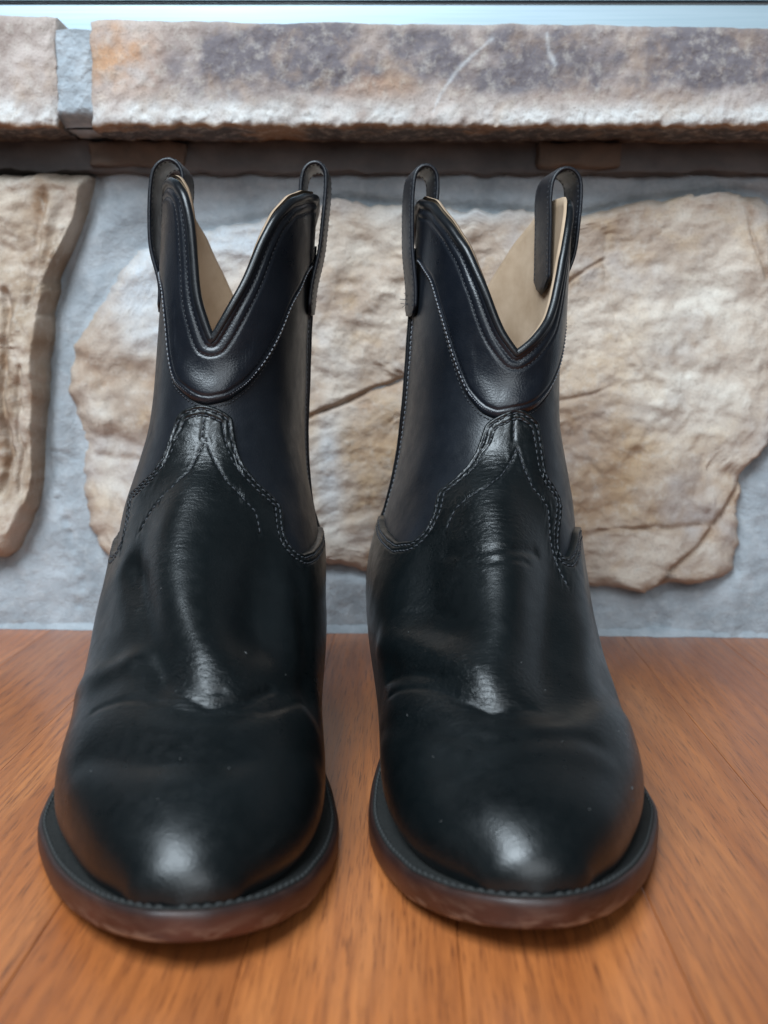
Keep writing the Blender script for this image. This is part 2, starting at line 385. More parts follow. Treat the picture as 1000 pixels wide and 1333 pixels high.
SMEAR = sp([(-148.1, 219.8), (-122.0, 224.1), (-91.7, 228.5), (-157.2, 198.5), (-144.5, 177.1)], 26, 16, .8)+sp([(-44.1, 86.2), (-46.4, 112.6)], 8, 22, .6)+sp([(11.3, 243.5), (45.5, 243.7)], 30, 6, .5)
PALE = sp([(158.7, 174.7), (181.2, 149.2), (151.4, 140.3), (170.4, 200.2)], 26, 26, .6)+sp([(-176.1, 137.9), (-172.7, 93.9)], 10, 22, .6)+sp([(167.9, 52.6), (181.3, 48.3)], 16, 8, .6)+sp([(-35.7, 220.3), (-14.3, 233.0)], 18, 10, .5)
BIG_CR = [(-4.5, 1.4, [(-101.5, 110.0), (-59.5, 127.9), (-39.8, 135.4), (-18.0, 145.6), (3.7, 153.1), (29.7, 161.0)]), (-2.6, 1.1, [(110.5, 63.2), (141.1, 65.7), (163.0, 66.8), (178.2, 68.8)]),
          (-3.4, 1.6, [(204.6, 110.4), (184.4, 75.9), (170.0, 54.9), (155.1, 42.7), (146.0, 29.1)]), (-1.3, 1.1, [(112.2, 233.5), (110.1, 216.8), (115.2, 191.5), (129.1, 161.7), (143.6, 140.3)]),
          (-1.8, 1.0, [(110.1, 218.9), (93.3, 208.3), (87.0, 203.2)]), (-1.6, 1.2, [(189.4, 250.4), (192.3, 233.9), (201.6, 208.8)]), (-1.2, 1.2, [(116.6, 146.6), (93.0, 139.9), (73.6, 135.4)]),
          (-1.5, 1.3, [(-194.5, 109.2), (-168.0, 103.7), (-145.9, 101.2)]), (2.2, 9, [(143.6, 140.3), (160.7, 123.1), (157.4, 96.8), (145.0, 79.1)]), (-3, 14, [(100.0, 122.6), (113.6, 105.2), (110.0, 78.7)]), (-2.6, 10, [(-26.6, 108.4), (-4.7, 121.7)]),
          (-2.0, 5, [(-188.7, 159.6), (-175.9, 146.6), (-162.5, 155.4), (-145.0, 146.9)]), (2.0, 6, [(-180.7, 129.1), (-158.8, 120.5), (-145.3, 129.4)])]
stone('stone', BIG, 11, 1.0, BIG_CR, col_big, 600, 220, 1.0, .06, 3.0, label='broad tan fieldstone spanning the wall behind both boots')
def col_left(xz, q, big, med, fine, h):
    n1 = fbm(q*np.array([.05, .03, .018])+200, 4); n2 = fbm(q*.06+240, 4)
    c = lerp((.36, .275, .20), (.55, .465, .38), .5+1.1*n1)
    c = lerp(c, (.26, .165, .10), spots(xz, LBR)*(.8+n2)+.5*np.clip(n2-.1, 0, 1))
    return lerp(c, (.50, .42, .36), .6*np.clip(-n2, 0, 1))
LBR = sp([(-228.2, 189.5), (-227.5, 159.3), (-232.4, 119.9), (-230.3, 102.3), (-213.3, 219.5), (-203.7, 249.0)], 6, 16, .65)+sp([(-200.2, 219.5), (-207.9, 181.1), (-214.2, 120.1), (-217.5, 84.6)], 4, 22, .55)
stone('stone', LEFT, 27, 1.35, [(-5, 2.2, [(-228.0, 198.1), (-227.1, 172.3), (-230.9, 137.5), (-229.4, 102.3), (-233.6, 84.4)]), (-3, 2, [(-203.6, 253.2), (-208.9, 219.5), (-214.2, 189.6)]), (-2.5, 1.5, [(-219.7, 155.0), (-222.6, 120.0), (-222.0, 84.5)]), (2.5, 4, [(-199.4, 249.0), (-206.3, 219.5)])], col_left, 320, 120, 2.0, .12, 2.6,
      label='rough brown-streaked fieldstone at the left edge of the wall')
# mortar bed: trowelled, uneven, sunk round the stones
nx, nz = 440, 210
gx, gz = np.meshgrid(np.linspace(-520, 520, nx), np.linspace(-3, 271, nz)); g = np.stack([gx, np.zeros_like(gx), gz], -1)
mh = 2.2*fbm(g*.012+3, 4)+1.3*fbm(g*.05+13, 4)+.5*np.abs(fbm(g*.12+23, 4))
mh += -3.4*np.exp(-((271-gz)/5)**2)
gxz = np.stack([gx, gz], -1); wobv = fbm(g*.04+40, 3)*3
for amp, wid, line in [(-2.4, .9, [(-206.0, 80.2), (-200.4, 57.8), (-195.5, 39.8), (-192.3, 26.2), (-194.4, 12.5)]), (-2.2, .8, [(-165.6, 211.2), (-152.4, 219.7), (-137.0, 232.5)]), (-1.5, .8, [(-212.4, 106.9), (-199.0, 106.1), (-193.8, 103.5)]), (-2.5, 1.0, [(200.7, 101.6), (187.9, 96.2)]), (4, 9, [(-205.7, 181.1), (-202.3, 146.5), (-205.1, 111.3)]), (3.5, 10, [(-178.1, 232.3), (-160.5, 245.0), (-143.1, 253.4)])]:
    mh += amp*np.exp(-(seg_dist(gxz+np.stack([wobv, wobv*.7], -1), np.array(line))/wid)**2)
for k, (o_, s_) in enumerate(((BIG, 1.0), (LEFT, 2.0))):
    d = seg_dist(gxz, np.array(o_+o_[:1])); mh += (-4.8 if k == 0 else -8.0)*np.exp(-((d)/(3.5 if k == 0 else 6))**2)*(1 if k else np.clip((gx+150)/60, .25, 1))
MV = np.stack([gx, WALL_Y-mh, gz], -1).reshape(-1, 3)
back = np.array([[x, WALL_Y+70, z] for x in (-520, 520) for z in (-3, 271)])
MF = [grid_faces(nz, nx)]; n0 = len(MV)
MF.append(np.array([[n0, n0+1, n0+3, n0+2], [(nz-1)*nx, nz*nx-1, n0+3, n0+1], [0, n0, n0+2, nx-1], [0, (nz-1)*nx, n0+1, n0], [nx-1, n0+2, n0+3, nz*nx-1]]))
mesh_object('mortar', rel(np.concatenate([MV, back])), MF, M_mortar, fire)
# thin pale grout line where the wall meets the floor
gl = np.linspace(-520, 520, 300); gv = []
for x in gl:
    f_ = fbm(np.array([[x*.03, 3., 0.], [x*.11, 7., 0.]]), 3); w = 2.6+2.2*f_[0]+1.2*f_[1]; gv += [(x, WALL_Y-w, .1), (x, WALL_Y-w+.8, 1.0+.5*f_[1]), (x, WALL_Y-.5, 4.0+2*f_[0]), (x, WALL_Y+6, 5.5)]
mesh_object('grout_line', rel(gv), grid_faces(300, 4), M_mortar, fire)
# hearth ledge stones
def ledge(name, x0, x1, z0, z1, tilt, seed, colour, label, front=604.):
    L = x1-x0; n = int(L/1.0)
    prof = [(130, .0), (60, .0), (30, .0)]+[(26-i*2.0, 0.) for i in range(13)]+[(1.2, .4), (.2, 2.0)]+[(0, 2+i*1.2) for i in range(1, int((z1-z0-4)/1.2))]+[(.3, z1-z0-1.6), (1.4, z1-z0-.5), (3.5, z1-z0), (10, z1-z0), (40, z1-z0), (130, z1-z0)]
    pr = np.array(prof); xs = np.linspace(x0, x1, n)
    X, K = np.meshgrid(xs, np.arange(len(pr)), indexing='ij')
    d = pr[K][..., 0]; z = pr[K][..., 1]
    hz = z/(z1-z0)
    Y = front+d; Z = z0+z*(1-tilt*(X-x0)/((x1-x0)*(z1-z0)))
    q = np.stack([X, Y*.6+seed*77, Z], -1)
    e = np.minimum(X-x0, x1-X); endr = 4.0*np.exp(-(e/4.0)**1.3)*(1+.4*fbm(q*.1, 3))
    chip = np.exp(-(hz/.16)**2)*(d < 20)
    rel_ = 1.8*fbm(q*.018, 4)+.9*fbm(q*.07+9, 4)+.5*fbm(q*.25+4, 4)
    Y = Y+endr*(d < 25)-rel_*np.exp(-d/20)+chip*(2.6*np.abs(fbm(q*.16+60, 4))-2.0)
    Z = Z+(hz < .02)*(1.2*fbm(q*.05+80, 4)+.7*fbm(q*.2+90, 3))+(hz > .97)*(1.0*fbm(q*.03+85, 4)) + chip*.9*fbm(q*.16+33, 3)
    X = X+np.where(e < 6, np.sign(X-(x0+x1)/2)*1.3*fbm(q*np.array([0, .05, .08])+44, 4)*(1-e/6), 0)
    col = colour(np.stack([X, Z], -1), q, hz, d)
    V = np.stack([X, Y, Z], -1).reshape(-1, 3); nc = len(pr)
    f = grid_faces(n, nc)
    caps = [np.array([[i for i in range(nc)][::-1]]), np.array([[(n-1)*nc+i for i in range(nc)]])]
    # close the ends with fans
    V = np.concatenate([V, [[x0+2, front+40, (z0+z1)/2], [x1-2, front+40, (z0+z1)/2]]]); j = np.arange(nc-1); a = len(V)-2
    tri = np.concatenate([np.stack([np.full(nc-1, a), j+1, j], -1), np.stack([np.full(nc-1, a+1), (n-1)*nc+j, (n-1)*nc+j+1], -1)])
    ob = mesh_object(name, rel(V), [f, tri], M_ledge, fire, attrs={'tint': np.concatenate([col.reshape(-1, 3), col.reshape(-1, 3)[:2]])})
    ob['label'] = label
    return ob
LG = sp([(-82.3, 314.1), (-102.5, 310.2), (-54.2, 314.9), (-66.2, 323.3), (-38.2, 318.7)], 28, 14, .85)+sp([(21.8, 316.9), (49.8, 314.2), (73.6, 318.1), (101.5, 313.1), (129.2, 315.9), (160.8, 315.1), (188.4, 317.1)], 36, 14, .95)+sp([(-34.2, 328.3), (-2.2, 326.4), (136.7, 326.5), (168.2, 327.3)], 24, 7, .45)
LO = sp([(-158.9, 314.8), (-146.9, 310.9), (-154.7, 322.5)], 16, 14, .6)+sp([(-26.1, 307.2), (-38.1, 303.3), (-6.0, 303.4)], 26, 8, .4)+sp([(106.0, 297.8), (66.1, 296.6)], 40, 6, .3)
VEIN = [[(11.4, 289.5), (16.0, 299.6), (22.7, 308.8), (30.6, 316.9), (41.6, 325.7)], [(70.1, 328.4), (71.1, 320.4), (74.5, 313.5)]]
def col_ledge(xz, q, hz, d):
    n1 = fbm(q*.03+300, 4); n2 = fbm(q*.07+340, 4)
    c = lerp((.35, .285, .255), (.48, .41, .375), .5+1.5*n1)
    c = lerp(c, (.50, .29, .17), spots(xz, LO)*(.8+n2))
    c = lerp(c, (.15, .132, .145), np.clip(spots(xz, LG), 0, 1)*(1.05+.9*n2+.7*n1))
    c = lerp(c, (.60, .59, .575), np.exp(-((hz-.1)/.14)**2)*(.72+.8*n2))
    for v in VEIN:
        dd = seg_dist(xz, np.array(v)); c = lerp(c, (.66, .68, .70), .5*np.exp(-(dd/(1.0+.5*n2))**2))
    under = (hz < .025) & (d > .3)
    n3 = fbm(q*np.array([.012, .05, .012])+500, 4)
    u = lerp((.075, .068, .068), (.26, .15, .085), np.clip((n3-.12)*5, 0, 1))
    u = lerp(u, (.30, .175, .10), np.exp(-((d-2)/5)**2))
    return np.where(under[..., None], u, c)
zb = [(-13.9, 282.4)][0][1]; zt = [(-166.5, 336.3)][0][1]
xl = [(-168.3, 310.9)][0][0]; xm = [(-186.6, 310.9)][0][0]
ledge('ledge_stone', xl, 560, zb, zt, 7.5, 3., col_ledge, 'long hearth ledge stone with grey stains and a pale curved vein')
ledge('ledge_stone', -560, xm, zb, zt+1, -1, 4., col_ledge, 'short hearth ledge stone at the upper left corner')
# mortar joint between the two ledge stones
nu, nv = 40, 90
u, v = np.meshgrid(np.linspace(xm-4, xl+4, nu), np.linspace(zb+2, zt-4.5, nv))
q = np.stack([u, u*0, v], -1); t_ = (u-xm+4)/(xl-xm+8)
yy = 606.5+5*np.abs(2*t_-1)**3-1.0*fbm(q*.06+7, 4)-.7*fbm(q*.2+9, 3)+12*np.exp(-((v-zb-2)/3.2)**2)
JV = np.stack([u+1.2*fbm(q*np.array([0, 0, .07])+3, 3), yy, v], -1).reshape(-1, 3)
JB = np.array([[x, 720, z] for x in (xm-4, xl+4) for z in (zb+2, zt-4.5)]); n0 = len(JV)
mesh_object('joint_mortar', rel(np.concatenate([JV, JB])), [grid_faces(nv, nu), np.array([[(nv-1)*nu, nv*nu-1, n0+3, n0+1], [0, n0, n0+2, nu-1], [0, (nv-1)*nu, n0+1, n0], [nu-1, n0+2, n0+3, nv*nu-1]])], M_mortar, fire)
# back of the gap below the ledge, its shade put into the dark colour, and small brown shim stones wedged into it
def block(name, lo, hi, mat, parent, bev=1.0, rough=0., seed=0, attrs=None, n=(14, 6, 6)):
    """rounded, slightly irregular block"""
    V = []; Fq = []; lo = np.array(lo, float); hi = np.array(hi, float); c = (lo+hi)/2; h = (hi-lo)/2; o = 0
    for ax in range(3):
        a, b = (ax+1) % 3, (ax+2) % 3
        for sg in (-1, 1):
            U, W_ = np.meshgrid(np.linspace(-1, 1, n[a]), np.linspace(-1, 1, n[b]), indexing='ij'); P = np.zeros(U.shape+(3,))
            P[..., ax] = sg*h[ax]; P[..., a] = U*h[a]; P[..., b] = W_*h[b]
            I = np.clip(P, -(h-bev), h-bev); D = P-I; L = np.linalg.norm(D, axis=-1, keepdims=True); P = I+D/np.maximum(L, 1e-9)*bev
            P = P+c
            if rough: P = P+rough*np.stack([fbm(P*.08+seed, 3), fbm(P*.08+seed+40, 3), fbm(P*.08+seed+80, 3)], -1)
            V.append(P.reshape(-1, 3)); Fq.append(grid_faces(n[a], n[b], flip=(sg < 0))+o); o += P.shape[0]*P.shape[1]
    V = np.concatenate(V)
    at = {k: np.tile(np.array(v_, np.float32), (len(V), 1)) for k, v_ in (attrs or {}).items()}
    return mesh_object(name, V, np.concatenate(Fq), mat, parent, attrs=at)
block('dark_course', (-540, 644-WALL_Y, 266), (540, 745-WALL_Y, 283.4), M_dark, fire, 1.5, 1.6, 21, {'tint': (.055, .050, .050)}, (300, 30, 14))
g0 = [(-180.7, 269.1), (-125.4, 284.2)]; g1 = [(70.4, 270.7), (117.3, 283.9)]
block('shim_stone', (g0[0][0], 639-WALL_Y, 268.5), (g0[1][0], 700-WALL_Y, 282.2), M_brown, fire, 2.2, 1.3, 5, {'tint': (.20, .135, .09)}, (40, 20, 10))
block('shim_stone', (g1[0][0], 638-WALL_Y, 268.5), (g1[1][0], 700-WALL_Y, 282.0), M_brown, fire, 2.2, 1.3, 9, {'tint': (.24, .15, .095)}, (40, 20, 10))
# steel trim of the firebox above the ledge
block('steel_trim', (-560, 648-WALL_Y, 328), (560, 654-WALL_Y, 357.2), M_steel, fire, .8)
block('firebox_slot', (-560, 650-WALL_Y, 357.4), (560, 656-WALL_Y, 359.4), M_black, fire, .5)
block('steel_trim', (-560, 648-WALL_Y, 359.6), (560, 654-WALL_Y, 400), M_steel, fire, .8)

# ================================================================ boots
# ---------------------------------------------------------------- boot surface
def spline(xs, ys, x):
    """natural cubic spline"""
    xs = np.asarray(xs, float); ys = np.asarray(ys, float); n = len(xs)
    h = np.diff(xs); A = np.zeros((n, n)); r = np.zeros(n)
    A[0, 0] = A[-1, -1] = 1
    for i in range(1, n-1):
        A[i, i-1] = h[i-1]; A[i, i] = 2*(h[i-1]+h[i]); A[i, i+1] = h[i]
        r[i] = 6*((ys[i+1]-ys[i])/h[i] - (ys[i]-ys[i-1])/h[i-1])
    m = np.linalg.solve(A, r)
    x = np.clip(np.asarray(x, float), xs[0], xs[-1])
    i = np.clip(np.searchsorted(xs, x, side='right')-1, 0, n-2)
    d = xs[i+1]-x; e = x-xs[i]; hh = h[i]
    return (m[i]*d**3+m[i+1]*e**3)/(6*hh) + (ys[i]/hh-m[i]*hh/6)*d + (ys[i+1]/hh-m[i+1]*hh/6)*e
# stations toe -> top: (s, Fy, Fz, By, Bz, w, xF, xB, nTop, nBot, k)
ST = [
 (0.00, 215,  17, 214,  14,  1.5, 11.5, 11.5, 2.0, 2.4, .70),
 (0.02, 214,  21.5, 212,  13,  8.6, 11.5, 11.2, 2.0, 2.4, .72),
 (0.06, 209.5,27.8, 206,  12,  14.4, 11.5, 10.9, 2.05, 2.5, .74),
 (0.12, 199,  34.5, 194,  11,  22.6, 11, 10.0, 2.1, 2.7, .76),
 (0.20, 179.5,  41, 172,10,  32.7, 9.8, 8.0, 2.1, 3.0, .76),
 (0.29, 155,  50, 140,   9,  40.5, 7.0, 3.9, 2.1, 3.2, .76),
 (0.37, 131.5,  62, 108,  10,  41.6, 5.0, 2.5, 2.05, 3.1, .74),
 (0.45, 110,  79,  68,  16,  41.6, 3.2, 1.9, 2.0, 2.9, .72),
 (0.52,  91,  95,  25,  27,  43, 2.5, 2, 2.0, 2.6, .68),
 (0.58,  76, 109, -20,  34,  43.5, 1.5, 1, 2.0, 2.4, .63),
 (0.64,  66, 121, -51,  44,  42.5, 0, 0, 2.0, 2.2, .57),
 (0.70,  60, 134, -61,  66,  37.4, 0, 0, 2.0, 2.1, .51),
 (0.76,  57, 149, -60,  98,  33.0, 0, 0, 2.0, 2.0, .50),
 (0.83,  56, 170, -56, 137,  31.2, 0, 0, 2.05, 2.05, .50),
 (0.91,  56, 203, -56, 190,  30.2, 0, 0, 2.1, 2.1, .50),
 (1.00,  57, 252, -57, 252,  30, 0, 0, 2.1, 2.1, .50)]
_S = np.array(ST)
def base(s, th):
    """local point (x' medial +, y' toe +, z) in mm for arrays s, th (th 0 front, + medial)"""
    s = np.asarray(s, float); th = np.asarray(th, float)
    c = [spline(_S[:, 0], _S[:, j], s) for j in range(1, 11)]
    Fy, Fz, By, Bz, w, xF, xB, nT, nB, k = c
    co = np.cos(th); si = np.sin(th)
    fr = co > 0
    n = np.where(fr, nT, nB)
    a = np.abs(co)**(2/n)*np.sign(co); b = np.abs(si)**(2/n)*np.sign(si)
    t = np.where(fr, k-a*k, k-a*(1-k))
    y = Fy+(By-Fy)*t; z = Fz+(Bz-Fz)*t; x = xF+(xB-xF)*t + b*w
    return np.stack([x, y, z], -1)
def normals(s, th):
    e = 2e-3
    ds = base(np.clip(s+e, 0, 1), th)-base(np.clip(s-e, 0, 1), th)
    dt = base(s, th+e)-base(s, th-e)
    n = np.cross(ds, dt); l = np.linalg.norm(n, axis=-1, keepdims=True)
    return n/np.maximum(l, 1e-9)
BOOTS = {'L': dict(m=1, X=-82.5, Y=484.0, a=3.8, tw=-3.8, lean=0.072), 'R': dict(m=-1, X=28.2, Y=495.5, a=5.0, tw=5.0, lean=0.04)}
def smooth(x): x = np.clip(x, 0, 1); return x*x*(3-2*x)
def to_local(p, b):
    """mirror, lean and twist: blender-local mm, toe towards -y"""
    p = np.asarray(p); x = b['m']*p[..., 0]; y = -p[..., 1]; z = p[..., 2]
    t = np.radians(b['tw'])*smooth((z-70)/80); c, s = np.cos(t), np.sin(t)
    return np.stack([c*x-s*y+b['lean']*np.maximum(z-60, 0), s*x+c*y, z], -1)

def curve_th(tab, deg):
    """s at angle (deg, + medial) from a table of (deg, s), lightly smoothed"""
    a = np.array(sorted(tab)); g = np.linspace(-180, 180, 3601); v = np.interp(g, a[:, 0], a[:, 1])
    apex = tab is TOP_L or tab is TOP_R; sig = {id(TOP_L): 2.2, id(TOP_R): 2.2, id(YOKE_L): 2.4, id(YOKE_R): 2.4}.get(id(tab), .45)
    k = np.exp(-.5*(np.arange(-60, 61)*.1/sig)**2); k /= k.sum()
    def sm(x): return np.convolve(np.concatenate([2*x[0]-x[60:0:-1], x, 2*x[-1]-x[-2:-62:-1]]), k, 'valid')
    v = np.concatenate([sm(v[:1801])[:-1], sm(v[1800:])]) if apex else sm(v)
    if tab is TOP_R: v = v-.004*np.exp(-(g/35)**2)
    if tab is YOKE_R: v = v-.004*np.exp(-(g/35)**2)
    if apex: v = v-.007*smooth((np.abs(g)-25)/50)
    return np.interp(deg, g, v)
TOP_L = [(-180, .885), (-165, .905), (-150, .925), (-130, .948), (-110, .962), (-90, .967), (-65, .966), (-48, .962), (-37, .955), (-27, .944), (-20, .925), (-16.5, .898), (-12.8, .866), (-6.2, .841), (-1, .8170), (0, .8165), (1, .8185), (5, .833), (11.5, .855), (22, .886), (28.2, .909), (37.5, .932), (51, .950), (67, .961), (90, .968), (110, .962), (130, .948), (150, .925), (165, .905), (180, .885)]
TOP_R = [(-180, .885), (-165, .905), (-150, .925), (-130, .948), (-110, .962), (-90, .967), (-70, .963), (-57, .953), (-49, .936), (-38.5, .906), (-32, .873), (-25, .850), (-11.5, .824), (-1, .8078), (0, .8074), (1, .8090), (11.2, .834), (23, .877), (37, .912), (52, .936), (70, .958), (90, .967), (110, .962), (130, .948), (150, .925), (165, .905), (180, .885)]
YOKE_L = [(-92, .905), (-75, .9), (-60, .892), (-48, .878), (-40.5, .85), (-33.2, .80), (-25.5, .767), (-11.8, .739), (-5, .7295), (2, .7275), (12.8, .7364), (25, .764), (36.2, .80), (46.5, .835), (56.5, .868), (75.5, .901), (92, .915)]
YOKE_R = [(-92, .905), (-75, .885), (-58, .845), (-43, .804), (-29.8, .7665), (-16.2, .734), (-8, .722), (0, .717), (10.2, .7125), (19.5, .727), (31.8, .764), (40.8, .8065), (48.5, .841), (57, .869), (65.5, .8924), (82, .9124), (92, .918)]
VAMP_L = [(-180, .42), (-125, .47), (-106, .53), (-97, .60), (-90, .650), (-84, .652), (-73, .615), (-62, .572), (-56, .556), (-51, .552), (-46.8, .559), (-46, .5855), (-45.7, .615), (-44.5, .627), (-36.5, .6247), (-26.5, .632), (-21, .657), (-19.5, .686), (-18.8, .711), (-16.2, .7205), (-8, .7225), (-1.8, .7235), (5, .7195), (11, .7145), (15.2, .709), (15.6, .692), (16.2, .666), (19, .634), (26.8, .607), (34.8, .596), (37.4, .592), (37.9, .58), (38.6, .558), (41.2, .5465), (45.5, .5425), (50.3, .544), (58.2, .5646), (66, .594), (74.2, .6247), (84, .656), (90, .660), (97, .61), (106, .53), (125, .47), (180, .42)]
VAMP_R = [(-180, .42), (-125, .47), (-106, .53), (-97, .60), (-90, .640), (-80, .645), (-68, .622), (-56, .595), (-48, .570), (-43, .541), (-38.5, .520), (-35.5, .518), (-32.4, .533), (-32, .561), (-31.6, .583), (-27.8, .595), (-19.5, .614), (-17.3, .6414), (-17.2, .683), (-16.8, .7025), (-9.8, .7098), (-.5, .7156), (7.8, .7064), (14.8, .7025), (16.2, .698), (16.8, .688), (17.8, .666), (21, .635), (26.8, .618), (33.6, .607), (34.2, .596), (34.6, .572), (37.8, .5563), (42, .551), (45.2, .5515), (54.2, .5663), (65.8, .611), (78, .655), (86, .672), (91, .668), (98, .61), (106, .53), (125, .47), (180, .42)]
# folds worn into the leather: (height mm, half width mm, [(deg, s), ...])
FOLD_L = [(6.2, 11.5, [(-1.5, 0.579), (-9.2, 0.517), (-8.0, 0.447), (-0.8, 0.378), (10.2, 0.330)]), (-4.6, 6.5, [(-34.8, 0.505), (-24.8, 0.434), (-15.2, 0.368), (-8.5, 0.317)]), (-6.5, 13, [(32.0, 0.522), (29.5, 0.455), (32.2, 0.394)]),
          (-1.5, 6.5, [(-3.7, 0.288), (12.5, 0.281), (31.8, 0.314), (62.5, 0.398)]), (.7, 7, [(-46.5, 0.302), (-9.0, 0.248), (16.2, 0.251), (63.8, 0.340)]), (-.6, 4.5, [(-53.2, 0.259), (-17.5, 0.199), (18.5, 0.199), (68.8, 0.298)]),
          (1.4, 6, [(-70.8, 0.403), (-36.8, 0.369), (-21.5, 0.380)]), (-1.6, 8, [(-54.2, 0.485), (-34.8, 0.403), (-35.8, 0.352)]), (-1.2, 6, [(49.0, 0.523), (61.8, 0.440), (61.8, 0.353)]), (.4, 6, [(-67.0, 0.238), (-19.0, 0.153), (31.0, 0.164), (75.2, 0.269)]),
          (-.8, 1.6, [(-6.5, 0.313), (6.0, 0.290), (21.8, 0.305), (36.2, 0.343)]), (-.6, 1.3, [(-3.0, 0.319), (4.8, 0.305), (12.8, 0.309)]), (-.5, 1.6, [(-45.0, 0.321), (-26.0, 0.313), (-10.5, 0.297)]), (-.4, 1.5, [(15.8, 0.279), (33.8, 0.302), (57.0, 0.360)])]
FOLD_R = [(6.2, 11.0, [(11.2, 0.581), (7.0, 0.504), (4.2, 0.433), (3.5, 0.363), (6.8, 0.308)]), (-5.2, 12, [(-29.2, 0.531), (-25.0, 0.455), (-18.8, 0.369), (-11.0, 0.302)]), (-5.0, 12, [(38.0, 0.513), (43.5, 0.462), (29.0, 0.403)]),
          (2.2, 6.5, [(73.5, 0.470), (43.5, 0.415), (25.8, 0.361), (13.5, 0.302)]), (-1.7, 4.8, [(67.2, 0.426), (38.2, 0.358), (23.2, 0.307), (9.0, 0.265)]), (-1.6, 7, [(7.3, 0.270), (-15.2, 0.277), (-64.2, 0.379)]), (.6, 6.5, [(68.0, 0.369), (35.5, 0.292), (11.8, 0.238), (-22.5, 0.249), (-69.2, 0.348)]),
          (-.6, 3.8, [(79.0, 0.365), (41.2, 0.274), (13.0, 0.216), (-35.2, 0.244)]), (.4, 5, [(80.8, 0.338), (43.0, 0.254), (14.5, 0.195), (-47.2, 0.218)]), (-.9, 2.2, [(29.5, 0.511), (13.0, 0.482), (0.0, 0.482), (-15.0, 0.499)]), (-.6, 1.5, [(22.0, 0.481), (6.0, 0.465), (-8.2, 0.475)]),
          (-.8, 1.6, [(69.5, 0.416), (47.5, 0.381), (30.8, 0.347)]), (-.7, 1.4, [(66.2, 0.386), (42.8, 0.348), (24.8, 0.309)]), (-1.6, 8, [(-61.8, 0.533), (-63.2, 0.458), (-48.2, 0.363)]), (-.7, 1.6, [(26.3, 0.305), (10.5, 0.276), (-7.3, 0.286)]), (-.4, 1.6, [(56.8, 0.476), (39.2, 0.457), (25.2, 0.426)])]
CREASE_L = [(-22.8, 0.481), (-26.0, 0.460), (1.8, 0.632), (-5.8, 0.580), (8.5, 0.581), (7.5, 0.310), (15.5, 0.306), (0.0, 0.315)]
CREASE_R = [(25.2, 0.501), (7.8, 0.484), (21.8, 0.534), (0.5, 0.523), (8.5, 0.580), (2.0, 0.604), (37.0, 0.481), (46.8, 0.458), (16.2, 0.307), (6.8, 0.290), (26.0, 0.355), (53.2, 0.398), (48.0, 0.330), (21.8, 0.524), (15.2, 0.572)]

def arc(y, tab): return np.interp(y, *zip(*tab))
# plan of the outsole: (y, centre x, half width)
PLAN = np.array([(220.2, 11.2, 0), (219.7, 11.2, 5), (218.2, 11.4, 9.5), (214, 11.4, 15.8), (208, 11.5, 22.2), (200, 11, 28), (190, 10.2, 33.8), (178, 8.5, 38.6), (165, 7, 43), (150, 5, 46.8), (135, 3.1, 49), (115, 1.5, 48.8), (100, .9, 46.8), (80, 1.3, 42), (50, 1.8, 36.5), (20, 1.5, 34.2), (-10, .7, 34), (-34, 0, 32), (-48, 0, 25.5), (-56, 0, 15), (-59, 0, 6), (-59.5, 0, 0)])
def zbot(y):
    return np.interp(y, [-60, 5, 30, 60, 85, 105, 125, 150, 172, 190, 205, 220], [27, 26, 21.5, 12.5, 5, 1.6, .15, .15, 1.4, 3.6, 6.0, 9.0])
def sole_outline(n, inset=0.):
    t = np.linspace(0, 1, len(PLAN)); u = np.linspace(0, 1, 200)
    y = spline(t, PLAN[:, 0], u); c = spline(t, PLAN[:, 1], u); w = np.maximum(spline(t, PLAN[:, 2], u), 0)
    o = np.concatenate([np.stack([c+w, y], -1), np.stack([c-w, y], -1)[::-1][1:-1]])
    o = resample(np.concatenate([o, o[:1]]), .5)[:-1]
    for _ in range(6): o = (np.roll(o, 1, 0)+2*o+np.roll(o, -1, 0))/4
    d = np.concatenate([[0], np.cumsum(np.linalg.norm(np.diff(np.concatenate([o, o[:1]]), axis=0), axis=1))]); u = np.linspace(0, d[-1], n, endpoint=False)
    o = np.stack([np.interp(u, d, np.append(o[:, k], o[0, k])) for k in (0, 1)], -1)
    tn = np.roll(o, -1, 0)-np.roll(o, 1, 0); tn /= np.linalg.norm(tn, axis=1, keepdims=True)
    nrm = np.stack([tn[:, 1], -tn[:, 0]], -1)      # outline runs toe -> medial -> heel
    c = np.array([4., 80.]); s = np.sign(((o-c)*nrm).sum(1).mean()); nrm *= s
    return o-nrm*inset, nrm

